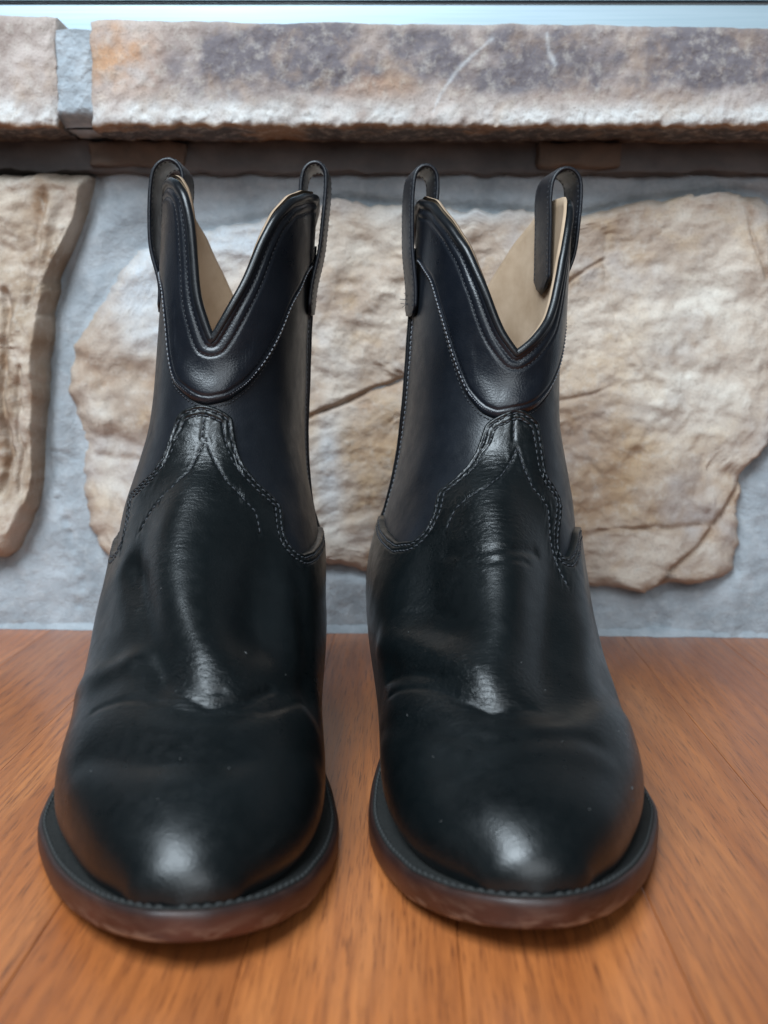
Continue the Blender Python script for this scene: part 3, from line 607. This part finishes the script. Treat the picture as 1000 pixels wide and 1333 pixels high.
def build_boot(key, label):
    B = BOOTS[key]; m = B['m']
    root = empty('ankle_boot', (B['X'], B['Y'], 0), math.radians(B['a']))
    tag(root, label, 'boot', group='pair of black leather ankle boots')
    TOP, YOKE, VAMP = (TOP_L, YOKE_L, VAMP_L) if key == 'L' else (TOP_R, YOKE_R, VAMP_R)
    folds = [(a, w, base(np.array([s for _, s in l]), np.radians([d for d, _ in l]))) for a, w, l in (FOLD_L if key == 'L' else FOLD_R)]
    cr = CREASE_L if key == 'L' else CREASE_R
    crease_p = base(np.array([s for _, s in cr]), np.radians([d for d, _ in cr]))
    sd = 3.7 if key == 'L' else 11.2
    def loc(p): return to_local(p, B)
    def surf(s, deg, off=0.):
        """point on the folded surface, off = distance out of it"""
        th = np.radians(deg); P = base(s, th); N = normals(s, th); h = np.zeros(P.shape[:-1]); s = np.broadcast_to(s, h.shape); th = np.broadcast_to(th, h.shape)
        front = np.clip((np.cos(th)+.6)/.5, 0, 1)
        low = (s < .74) & (np.cos(th) > -.6); Q = P[low]
        if Q.size:
            acc = np.zeros(len(Q))
            for a, w, l in folds:
                st = w*.5; c = resample(l, st)
                near = np.where(((Q > c.min(0)-2.6*w) & (Q < c.max(0)+2.6*w)).all(1))[0]
                if len(near):
                    q_ = Q[near]; d2 = (q_**2).sum(1)[:, None]+(c**2).sum(1)[None]-2*q_@c.T
                    acc[near] += a*np.exp(-d2/w**2).sum(1)*st/(w*1.7725)
            h[low] = acc*front[low]
        h = h+.35*fbm(P*.03+sd, 3)*smooth((P[..., 2]-40)/30)
        return P+N*(h+off)[..., None] if np.ndim(h+off) else P+N*(h+off)
    def crease(P):
        d = np.min(np.linalg.norm(P[..., None, :]-crease_p, axis=-1), axis=-1)
        a = np.exp(-(d/13)**2); flex = np.exp(-((P[..., 1]-152)/16)**2)*.35
        return np.clip(a+flex, .05, 1)
    def add(name, P, faces, mat, flip=False, parent=root, **kw):
        P = loc(P); fl = faces if isinstance(faces, list) else [faces]
        if (m > 0) == flip: fl = [np.asarray(f)[:, ::-1] for f in fl]
        return mesh_object(name, P, fl, mat, parent, **kw)
    def lace(name, deg_s, off, pitch, length, r, mat, parent, shift=None):
        """a row of stitches along (deg, s) samples"""
        a = np.array(deg_s); P = surf(a[:, 1], a[:, 0], off) if shift is None else surf(a[:, 1], a[:, 0], off)+shift
        T = np.gradient(P, axis=0); d = np.concatenate([[0], np.cumsum(np.linalg.norm(np.diff(P, axis=0), axis=1))])
        k = np.arange(pitch*.5, d[-1]-length, pitch); N = normals(a[:, 1], np.radians(a[:, 0]))
        parts = []
        for u0 in k:
            jit = rng.uniform(-.12, .12)
            uu = u0+jit+np.array([0, .2, .5, .8, 1])*length
            pp = np.stack([np.interp(uu, d, P[:, c]) for c in range(3)], -1); nn = np.stack([np.interp(uu, d, N[:, c]) for c in range(3)], -1)
            lift = np.array([-.25, .12, .24, .12, -.25])[:, None]
            parts.append(tube(pp+nn*lift, r, 5, nrm=nn))
        if not parts: return None
        V, Fs = join(parts); o = add(name, V, Fs, mat, parent=parent); o['kind'] = 'stuff'
        return o
    def samp(tab, d0, d1, n=400, ds=0.): d = np.linspace(d0, d1, n); return np.stack([d, curve_th(tab, d)+ds], -1)
    def edge_offset(P, edge, thick, rnd):
        d = seg_dist(P, edge); return thick*np.sqrt(np.clip(1-(1-np.clip(d/rnd, 0, 1))**2, 0, 1))

    def near_dist(P, mask, edge, k=22):
        # distance to the edge, searching only the edge samples of neighbouring columns
        nr, ncol = mask.shape; n = len(edge); out = np.full(mask.shape, 99.); idx = np.arange(ncol)
        for o in range(-k, k+1):
            a = edge[(idx+o) % n]; b = edge[(idx+o+1) % n]; ab = b-a; l2 = np.maximum((ab*ab).sum(-1), 1e-9)
            r0 = int(np.argmax(mask.any(1))); Q = P[r0:]-a; t = np.clip((Q*ab).sum(-1)/l2, 0, 1)
            out[r0:] = np.minimum(out[r0:], np.linalg.norm(Q-t[..., None]*ab, axis=-1))
        return out[mask]
    # ---- shaft
    nc = 480; deg = np.linspace(-180, 180, nc, endpoint=False)
    top = curve_th(TOP, deg); lowc = curve_th(VAMP, deg)-.07
    v = np.linspace(0, 1, 190)[:, None]; S = lowc+(top-lowc)*v; D = np.broadcast_to(deg, S.shape)
    seam = np.exp(-((np.abs(D)-97)/1.6)**2)*.5*smooth((S-.6)/.05)
    P = surf(S, D, seam)
    shaft = add('shaft', P.reshape(-1, 3), grid_faces(190, nc, wrap=True), M_shaft, attrs={'crease': crease(P).ravel()*.5})
    # ---- lining (its cut edge stands a hair above the leather)
    v = np.linspace(0, 1, 60)[:, None]; S = .60+(top+.0035-.60)*v; P = surf(S, np.broadcast_to(deg, S.shape), -1.9)
    P2 = surf(S[-1:], deg[None], -.7)
    add('lining', np.concatenate([P, P2]).reshape(-1, 3), grid_faces(61, nc, wrap=True), M_lining, flip=True)
    P = surf(np.full((2, nc), .602), np.broadcast_to(deg, (2, nc)), -2.0); c = P[0].mean(0)
    add('insole', np.concatenate([P[0], [c]]), np.stack([np.full(nc, nc), np.arange(nc), (np.arange(nc)+1) % nc], -1), M_lining)
    # ---- piping round the top
    dd = np.linspace(-180, 180, 720, endpoint=False); tp = curve_th(TOP, dd)
    Pb = surf(tp-.0012, dd, .6); Nb = normals(tp, np.radians(dd))
    V, Fs = tube(Pb, 1.75, 12, closed=True, nrm=Nb); piping = add('piping', V, Fs, M_bead, attrs={'crease': np.zeros(len(V))})
    def col_edge(P, edge, thick, rnd):
        d = near_dist(P, np.ones(P.shape[:2], bool), edge, 30).reshape(P.shape[:2]); return thick*np.sqrt(np.clip(1-(1-np.clip(d/rnd, 0, 1))**2, 0, 1))
    # ---- front collar between the dip and the rounded seam
    cdeg = np.unique(np.concatenate([np.linspace(-88, 88, 420), np.linspace(-30, 30, 200)])); cdeg = cdeg[np.concatenate([[True], np.diff(cdeg) > .04])]; ncc = len(cdeg)
    yk = curve_th(YOKE, cdeg)
    for _ in range(5): yk[1:-1] = (yk[:-2]+2*yk[1:-1]+yk[2:])/4
    tpc = curve_th(TOP, cdeg)-.0005
    v = np.concatenate([np.linspace(0, .10, 22)[:-1], np.linspace(.10, 1, 110)])[:, None]; S = yk+(tpc-yk)*v; D = np.broadcast_to(cdeg, S.shape)
    Pe = base(yk, np.radians(cdeg)); P0 = base(S, np.radians(D))
    off = .15+col_edge(P0, Pe, 1.6, 1.7)
    dt = seg_dist(P0, base(curve_th(TOP, dd[(dd > -92) & (dd < 92)]), np.radians(dd[(dd > -92) & (dd < 92)]))[::3])
    off = off-.55*np.exp(-((dt-3.0)/.8)**2)-.35*np.exp(-((dt-6.4)/.7)**2)      # pressed stitch lines below the piping
    de = near_dist(P0, np.ones(P0.shape[:2], bool), Pe, 30).reshape(P0.shape[:2]); off = off-.45*np.exp(-((de-3.0)/.7)**2)
    off = off+1.15*np.exp(-((de-5.0)/5.5)**2)*np.exp(-(D/30)**2)*smooth(de/3.0)
    collar = add('collar', surf(S, D, off).reshape(-1, 3), grid_faces(len(v), ncc), M_collar, attrs={'crease': crease(P0).ravel()*.6})
    Te = np.gradient(Pe, axis=0); Te /= np.linalg.norm(Te, axis=1, keepdims=True); Ie = np.cross(normals(yk, np.radians(cdeg)), Te); Ie *= np.sign(Ie[ncc//2, 2])
    lace('stitching', np.stack([cdeg, yk], -1)[6:-6], 1.72, 2.0, 1.25, .25, M_pale, collar, (Ie*1.75)[6:-6])
    lace('stitching', np.stack([cdeg, yk], -1)[6:-6], .12, 2.1, 1.4, .22, M_thread, collar, (-Ie*1.0)[6:-6])
    # stitch rows follow the pressed lines: step down the surface from the top edge
    def below_top(mm, d0, d1):
        d = np.linspace(d0, d1, 600); s = curve_th(TOP, d); out = []
        topc = base(curve_th(TOP, np.linspace(-92, 92, 280)), np.radians(np.linspace(-92, 92, 280)))
        lo = s-.14; hi = s.copy()
        for _ in range(14):
            mid = (lo+hi)/2; far = seg_dist(base(mid, np.radians(d)), topc) > mm
            lo = np.where(far, mid, lo); hi = np.where(far, hi, mid)
        return np.stack([d, (lo+hi)/2], -1)
    lace('stitching', below_top(3.0, -80, 84), 1.0, 2.0, 1.35, .22, M_thread, collar)
    lace('stitching', below_top(6.4, -70, 76), 1.2, 2.0, 1.3, .2, M_thread, collar)
    # ---- heel counter
    cd = np.concatenate([np.linspace(84, 276, 260)]); ctop = np.interp(cd, [84, 92, 100, 115, 140, 180, 220, 245, 260, 268, 276], [.60, .665, .70, .735, .76, .772, .76, .735, .70, .665, .60])
    dw = (cd+180) % 360-180; vlow = curve_th(VAMP, dw)-.05
    v = np.linspace(0, 1, 90)[:, None]; S = np.minimum(vlow, ctop-.01)+(ctop-np.minimum(vlow, ctop-.01))*v; D = np.broadcast_to(dw, S.shape)
    P0 = base(S, np.radians(D)); Pe = base(ctop, np.radians(dw))
    P = surf(S, D, .1+col_edge(P0, Pe, 2.3, 1.5))
    counter = add('heel_counter', P.reshape(-1, 3), grid_faces(90, len(cd)), M_vamp, attrs={'crease': np.full(P.size//3, .1)})
    lace('stitching', np.stack([dw, ctop-.012], -1)[:125], 1.5, 2.2, 1.4, .22, M_thread, counter)
    # ---- vamp
    extra = [np.linspace(a-1.6, a+1.6, 30) for a in ((-46, -19, 15.8, 38) if key == 'L' else (-32, -17, 17, 34.4))]
    vd = np.unique(np.concatenate([np.linspace(-180, 180, 560, endpoint=False)]+extra)); vd = vd[np.concatenate([[True], np.diff(vd) > .06])]; nv_ = len(vd)
    ve = curve_th(VAMP, vd)+(.005 if key == 'L' else .010)*np.exp(-(vd/15.)**4)
    for _ in range(2): ve = (np.roll(ve, 1)+2*ve+np.roll(ve, -1))/4
    v = np.concatenate([np.linspace(0, 1, 60)[:-1]**1.0*.12, np.linspace(.12, .93, 230)[:-1], np.linspace(.93, 1, 40)])[:, None]
    S = .0015+(ve-.0015)*v; D = np.broadcast_to(vd, S.shape); P0 = base(S, np.radians(D)); 
    Pe = base(ve, np.radians(vd)); Pe = np.concatenate([Pe, Pe[:1]])
    near = (S > ve*.80) & (S > .36); off = np.full(S.shape, 1.45); 
    dn = np.full(S.shape, 99.); dn[near] = near_dist(P0, near, Pe[:-1]); rr = np.clip(dn/1.1, 0, 1)
    off = .05+2.3*np.sqrt(np.clip(1-(1-rr)**2, 0, 1))
    off = off-.42*np.exp(-((dn-2.0)/.55)**2)-.42*np.exp(-((dn-4.3)/.55)**2)
    IN = IN_L if key == 'L' else IN_R
    pin = base(np.array([s for _, s in IN]), np.radians([d for d, _ in IN])); pin = resample(pin, 2.0)
    din = np.full(S.shape, 99.); din[near] = seg_dist(P0[near], pin); off = off-.45*np.exp(-(din/.6)**2)
    cen = base(np.linspace(.67, .716, 8), np.radians(np.full(8, -1.2 if key == 'L' else .3)))
    dce = np.full(S.shape, 99.); dce[near] = seg_dist(P0[near], cen); off = off-.5*np.exp(-(dce/.8)**2)
    arcl = np.concatenate([[0], np.cumsum(np.linalg.norm(np.diff(Pe[:-1], axis=0), axis=1))])[None, :]
    ph = 2*np.pi*(arcl/2.7+.9*fbm(P0*.09+sd, 2)); off = off+.17*np.sin(ph)*np.exp(-((dn-3.4)/2.0)**2)*(.6+.8*fbm(P0*.15+sd+5, 2))
    off = off+.08*np.sin(ph*.7+1)*np.exp(-((din-1.5)/1.8)**2)+.22*fbm(P0*.35+sd, 3)*np.exp(-(dn/9)**2)
    vamp = add('vamp', surf(S, D, off).reshape(-1, 3), grid_faces(len(v), nv_, wrap=True), M_vamp, attrs={'crease': crease(P0).ravel()})
    # stitch rows set in from the vamp's edge
    edge_pts = np.stack([vd, ve], -1)
    def inset(mm, d0, d1):
        sel = (vd > d0) & (vd < d1); P = base(ve[sel], np.radians(vd[sel])); N = normals(ve[sel], np.radians(vd[sel])); T = np.gradient(P, axis=0)
        for _ in range(3): T[1:-1] = (T[:-2]+2*T[1:-1]+T[2:])/4
        T /= np.linalg.norm(T, axis=1, keepdims=True); I = np.cross(T, N)
        tgt = P+I*mm; alt = P-I*mm
        def nearest(Q):
            gs = np.linspace(.48, .76, 141); gd = np.linspace(-110, 110, 441); G = base(gs[:, None]+0*gd, np.radians(gd)+0*gs[:, None]); G2 = G.reshape(-1, 3)
            idx = [int(((G2-q_)**2).sum(1).argmin()) for q_ in Q]; return np.stack([gd[np.array(idx) % 441], gs[np.array(idx)//441]], -1)
        Q = resample(tgt if surf_in(tgt, alt, d0, d1) else alt, 1.2); a = nearest(Q)
        for _ in range(4): a[1:-1] = (a[:-2]+2*a[1:-1]+a[2:])/4
        # drop points that have run back over the edge
        keep = a[:, 1] < np.interp(a[:, 0], vd, ve)-.002
        return a[keep]
    def surf_in(t1, t2, d0, d1): return t1[:, 2].mean() < t2[:, 2].mean()
    for mm in (2.0, 4.3): lace('stitching', inset(mm, -78, 82), 2.02, 2.7, 1.8, .34, M_thread, vamp)
    gi = resample(np.array([(d*1.0, s*200) for d, s in IN]), 1.0); gi[:, 1] /= 200
    lace('stitching', gi, 2.0, 2.7, 1.75, .30, M_thread, vamp)
    lace('stitching', np.stack([np.full(20, -1.2 if key == 'L' else .3), np.linspace(.668, .714, 20)], -1), 1.95, 2.6, 1.7, .32, M_thread, vamp)

    parts = []
    for i in range(12):
        ss_, dg_ = rng.uniform(.12, .56), rng.uniform(-75, 75); p_ = surf(np.array([ss_]), np.array([dg_]), 2.38)[0]; n_ = normals(np.array([ss_]), np.radians([dg_]))[0]
        t_ = np.cross(n_, rng.normal(size=3)); t_ /= np.linalg.norm(t_); L_ = rng.choice([.25, .3, .35, .5, .9]); w_ = np.linspace(-.5, .5, 5)[:, None]
        parts.append(tube(p_+t_*L_*w_+n_*(.06+.1*(w_**2)), .09 if L_ > .4 else .13, 4, nrm=np.tile(n_, (5, 1))))
    V, Fs = join(parts); lint = add('lint_specks', V, Fs, M_lint, parent=vamp); lint['kind'] = 'stuff'
    # ---- side seams: raised cord with stitches, running down from each pull strap
    for sg in (1, -1):
        ds = np.linspace(0, 1, 120); s_ = .93-ds*.27; dg = sg*(97+3*np.sin(ds*3))
        Pp = surf(s_, dg, .9); V, Fs = tube(Pp, 1.15, 8, nrm=normals(s_, np.radians(dg)))
        sm = add('side_seam', V, Fs, M_bead, attrs={'crease': np.zeros(len(V))})
        lace('stitching', np.stack([dg-sg*4.0, s_], -1), .25, 2.2, 1.4, .25, M_pale, sm)
        lace('stitching', np.stack([dg+sg*3.2, s_], -1), .3, 2.2, 1.4, .22, M_thread, sm)

    if key == 'R':
        p0 = surf(np.array([.893]), np.array([99.]), 1.6)[0]; parts = []
        for i in range(9):
            d_ = np.array([rng.uniform(.5, 1.2), rng.uniform(-.6, .8), rng.uniform(-.5, .7)]); L_ = rng.uniform(2.0, 4.2); w_ = np.linspace(0, 1, 8)[:, None]
            parts.append(tube(p0+np.array([0, 0, rng.uniform(-1.5, 1.5)])+d_*L_*w_+np.array([0, .3, -1.2])*w_**2*rng.uniform(-1, 1), .13, 4))
        V, Fs = join(parts); lt = add('loose_thread', V, Fs, M_thread); lt['kind'] = 'stuff'
    # ---- pull straps: a band looped over the top edge at each side
    for sg in (1, -1):
        s_a = np.array([.880, .900, .922, .945]); out = surf(s_a, sg*np.full(4, 93.), 1.5)
        inn = surf(np.array([.950, .933, .917, .902]), sg*np.full(4, 93.), -3.6)
        ytop = out[-1, 1]; ztop = 240.5 if sg > 0 else 241.5; xo = out[-1, 0]; xi = inn[0, 0]; bul = 3.6 if sg > 0 else 6.8
        xa = xo+sg*bul; xb = xi-sg*1.3; rc = abs(xa-xb)/2; cxm = (xa+xb)/2
        ctl = [out[0], out[1]+[sg*.5, 0, 0], out[2]+[sg*bul*.72, 0, 0], np.array([xo+sg*bul*.98, ytop, out[3, 2]-1])]
        ctl += [np.array([cxm+sg*rc*math.cos(a_), ytop, ztop-rc*1.25+rc*1.25*math.sin(a_)]) for a_ in np.radians([0, 25, 50, 75, 100, 125, 150, 175])]
        ctl += [inn[0]-[sg*.9, 0, 0], inn[1]-[sg*.6, 0, 0], inn[2]-[sg*.3, 0, 0], inn[3]]
        ctl = np.array(ctl); ctl[:, 1] = np.linspace(ctl[0, 1], ctl[-1, 1], len(ctl))*.5+ctl[:, 1].mean()*.5
        t = np.concatenate([[0], np.cumsum(np.linalg.norm(np.diff(ctl, axis=0), axis=1))]); t /= t[-1]; u = np.linspace(0, 1, 130)
        path = np.stack([spline(t, ctl[:, c], u) for c in range(3)], -1)
        T = np.gradient(path, axis=0); T /= np.linalg.norm(T, axis=1, keepdims=True)
        Wd = np.tile([0., 1., 0.], (len(path), 1)); Nn = np.cross(T, Wd)*1.0; Nn /= np.linalg.norm(Nn, axis=1, keepdims=True)
        half = np.full(len(path), 11.5); half = half*(1-.42*smooth((u-.965)/.035))*(1-.3*smooth((.03-u)/.03))
        # rounded cross-section, slightly raised rims
        a = np.linspace(0, 2*np.pi, 28, endpoint=False)
        cx = np.sign(np.cos(a))*np.abs(np.cos(a))**.28; cy = np.sign(np.sin(a))*np.abs(np.sin(a))**.55*1.05
        dent = 1-.22*np.exp(-((np.abs(cx)-.80)/.07)**2)
        Vv = path[:, None]+half[:, None, None]*cx[None, :, None]*Wd[:, None]+(cy*dent)[None, :, None]*Nn[:, None]
        Vv = Vv.reshape(-1, 3); n0 = len(Vv); Vv = np.concatenate([Vv, [path[0]-T[0]*1.0, path[-1]+T[-1]*3.0]]); j = np.arange(28); j2 = (j+1) % 28
        Fs = [grid_faces(len(path), 28, wrap=True), np.concatenate([np.stack([np.full(28, n0), j2, j], -1), np.stack([np.full(28, n0+1), (len(path)-1)*28+j, (len(path)-1)*28+j2], -1)])]
        st = add('pull_strap', Vv, Fs, M_strap, flip=(sg < 0), attrs={'crease': np.full(len(Vv), .12)})
        # stitches down both rims, both faces
        parts = []
        dist = np.concatenate([[0], np.cumsum(np.linalg.norm(np.diff(path, axis=0), axis=1))])
        for side in (-1, 1):
            for face in (-1, 1):
                for u0 in np.arange(3, dist[-1]-4, 2.2):
                    uu = u0+np.array([0, .35, .7, 1.05, 1.4]); pp = np.stack([np.interp(uu, dist, path[:, c]) for c in range(3)], -1); nn = np.stack([np.interp(uu, dist, Nn[:, c]) for c in range(3)], -1)
                    w_ = np.interp(u0, dist, half)
                    parts.append(tube(pp+side*(w_-2.3)*np.array([0, 1., 0])+nn*(face*(np.array([.55, .84, .92, .84, .55])))[:, None], .2, 5, nrm=nn))
        V, Fs = join(parts); so = add('stitching', V, Fs, M_thread, parent=st); so['kind'] = 'stuff'

    # ---- sole, welt, heel
    n = 520
    def ring_stack(rings, closed_top=True, closed_bot=True):
        V = np.concatenate(rings); nr = len(rings); Fs = [grid_faces(nr, n, wrap=True)]
        j = np.arange(n); j2 = (j+1) % n; tri = []
        for idx, on, fl in ((0, closed_bot, 0), (nr-1, closed_top, 1)):
            if on:
                V = np.concatenate([V, [rings[idx].mean(0)]]); a = np.full(n, len(V)-1)
                tri.append(np.stack([a, idx*n+j, idx*n+j2] if fl else [a, idx*n+j2, idx*n+j], -1))
        return V, Fs+([np.concatenate(tri)] if tri else [])
    def ring(inset, dz):
        o, nr_ = sole_outline(n, inset); return np.stack([o[:, 0], o[:, 1], zbot(o[:, 1])+dz], -1)
    def inner(inset, dz, y0=None):
        # fill towards a spine so that the faces stay flat across the sole
        o, _ = sole_outline(n, 0); c = np.interp(o[:, 1], PLAN[::-1, 0], PLAN[::-1, 1]); x = c+(o[:, 0]-c)*inset
        y = 80+(o[:, 1]-80)*(.25+.75*inset) if inset < .9 else o[:, 1]
        return np.stack([x, y, zbot(y)+dz], -1)
    wob = fbm(np.stack([ring(0, 0)[:, 0]*.05, ring(0, 0)[:, 1]*.05, np.full(n, sd)], -1), 3)[:, None]
    rings = [inner(.3, 0), inner(.7, 0), ring(2.2, 0), ring(1.0, .2), ring(.45, .9)]
    rings += [ring(.1, 2.2), ring(0, 4.0), ring(.08, 6.2), ring(.4, 7.9), ring(1.1, 8.6), ring(6, 8.6), inner(.5, 8.6)]
    V, Fs = ring_stack(rings); k = np.repeat(np.arange(len(rings)), n); k = np.append(k, [0, 11])
    toe = smooth((V[:, 1]-165)/45); side = smooth((V[:, 1]-80)/50)
    wear = np.clip(np.where(k <= 4, .95*toe+.12*side, np.where(k == 5, .45*toe, np.where(k == 6, .16*toe, .05*toe))), 0, 1)
    jag = np.concatenate([np.tile(wob, (len(rings), 1)), [[0], [0]]])[:, 0]; V[:, 2] += jag*.25*(k < 6)*(k > 1)
    V[:, 2] = np.maximum(V[:, 2], .05)
    dress = np.interp(k, [0, 4, 5, 6, 7, 8, 11], [0, 0, .03, .15, .38, .72, 1])*(1+.25*jag).clip(.6, 1.3)
    sole = add('outsole', V, Fs, M_sole, attrs={'wear': wear, 'dressing': dress.clip(0, 1)}); 
    if key == 'R': sole['label'] = 'dark red-brown leather sole with pale scuffs along the toe'
    else: sole['label'] = 'dark red-brown leather sole with a scuffed toe edge'
    rings = [inner(.5, 8.65), ring(6, 8.65), ring(1.7, 8.65), ring(1.5, 8.75), ring(1.55, 8.95), ring(1.9, 9.15), ring(2.5, 9.2), ring(3.4, 9.1), ring(4.6, 9.0), ring(9, 8.9), inner(.4, 8.9)]
    V, Fs = ring_stack(rings); welt = add('welt', V, Fs, M_welt)
    o, nr_ = sole_outline(900, 2.3); keep = o[:, 1] > 20; parts = []
    d = np.concatenate([[0], np.cumsum(np.linalg.norm(np.diff(o, axis=0), axis=1))])
    for u0 in np.arange(0, d[-1]-3, 3.1):
        uu = u0+np.array([0, .5, 1.1, 1.7, 2.2]); x = np.interp(uu, d, o[:, 0]); y = np.interp(uu, d, o[:, 1])
        if y.min() < 20: continue
        parts.append(tube(np.stack([x, y, zbot(y)+8.95+np.array([-.2, .25, .4, .25, -.2])], -1), .5, 6))
    V, Fs = join(parts); ws = add('stitching', V, Fs, M_wthread, parent=welt); ws['kind'] = 'stuff'
    # stacked heel: lifts tapering to the ground
    ho, _ = sole_outline(n, 0); hy = np.minimum(ho[:, 1], 8.0); hx = np.where(ho[:, 1] > 8, np.interp(ho[:, 1], [8, 220], [1, 0])*ho[:, 0], ho[:, 0])
    hw = np.stack([np.clip(ho[:, 0], -34, 35), hy], -1); hc = np.array([0.5, -24.])
    rings = []
    for i, z in enumerate(np.linspace(.05, 27.2, 12)):
        f = .86+.13*(z/27)**1.3; lift = .25*math.sin(i*2.1)
        p2 = hc+(hw-hc)*f; rings.append(np.stack([p2[:, 0]+np.sign(p2[:, 0])*lift*.3, p2[:, 1], np.full(n, z)], -1))
    V, Fs = ring_stack(rings); add('heel', V, Fs, M_sole, attrs={'wear': np.zeros(len(V)), 'dressing': np.full(len(V), .5)})
    return root, surf, add, lace
IN_L = [(-32.0, 0.543), (-25.0, 0.563), (-13.8, 0.580), (-6.0, 0.606), (-3.2, 0.634), (0.8, 0.670), (5.5, 0.626), (9.8, 0.590), (17.0, 0.571), (23.2, 0.561), (27.2, 0.537)]
IN_R = [(28.0, 0.536), (23.0, 0.558), (10.8, 0.571), (5.0, 0.596), (0.8, 0.631), (-1.5, 0.657), (-5.5, 0.616), (-10.5, 0.585), (-21.0, 0.563), (-25.2, 0.533), (-36.8, 0.481)]
bl = build_boot('L', 'left one of two black leather boots, brown lining showing inside its dipped top')
br = build_boot('R', 'right one of two black leather boots, pull strap hanging inside against pale lining')
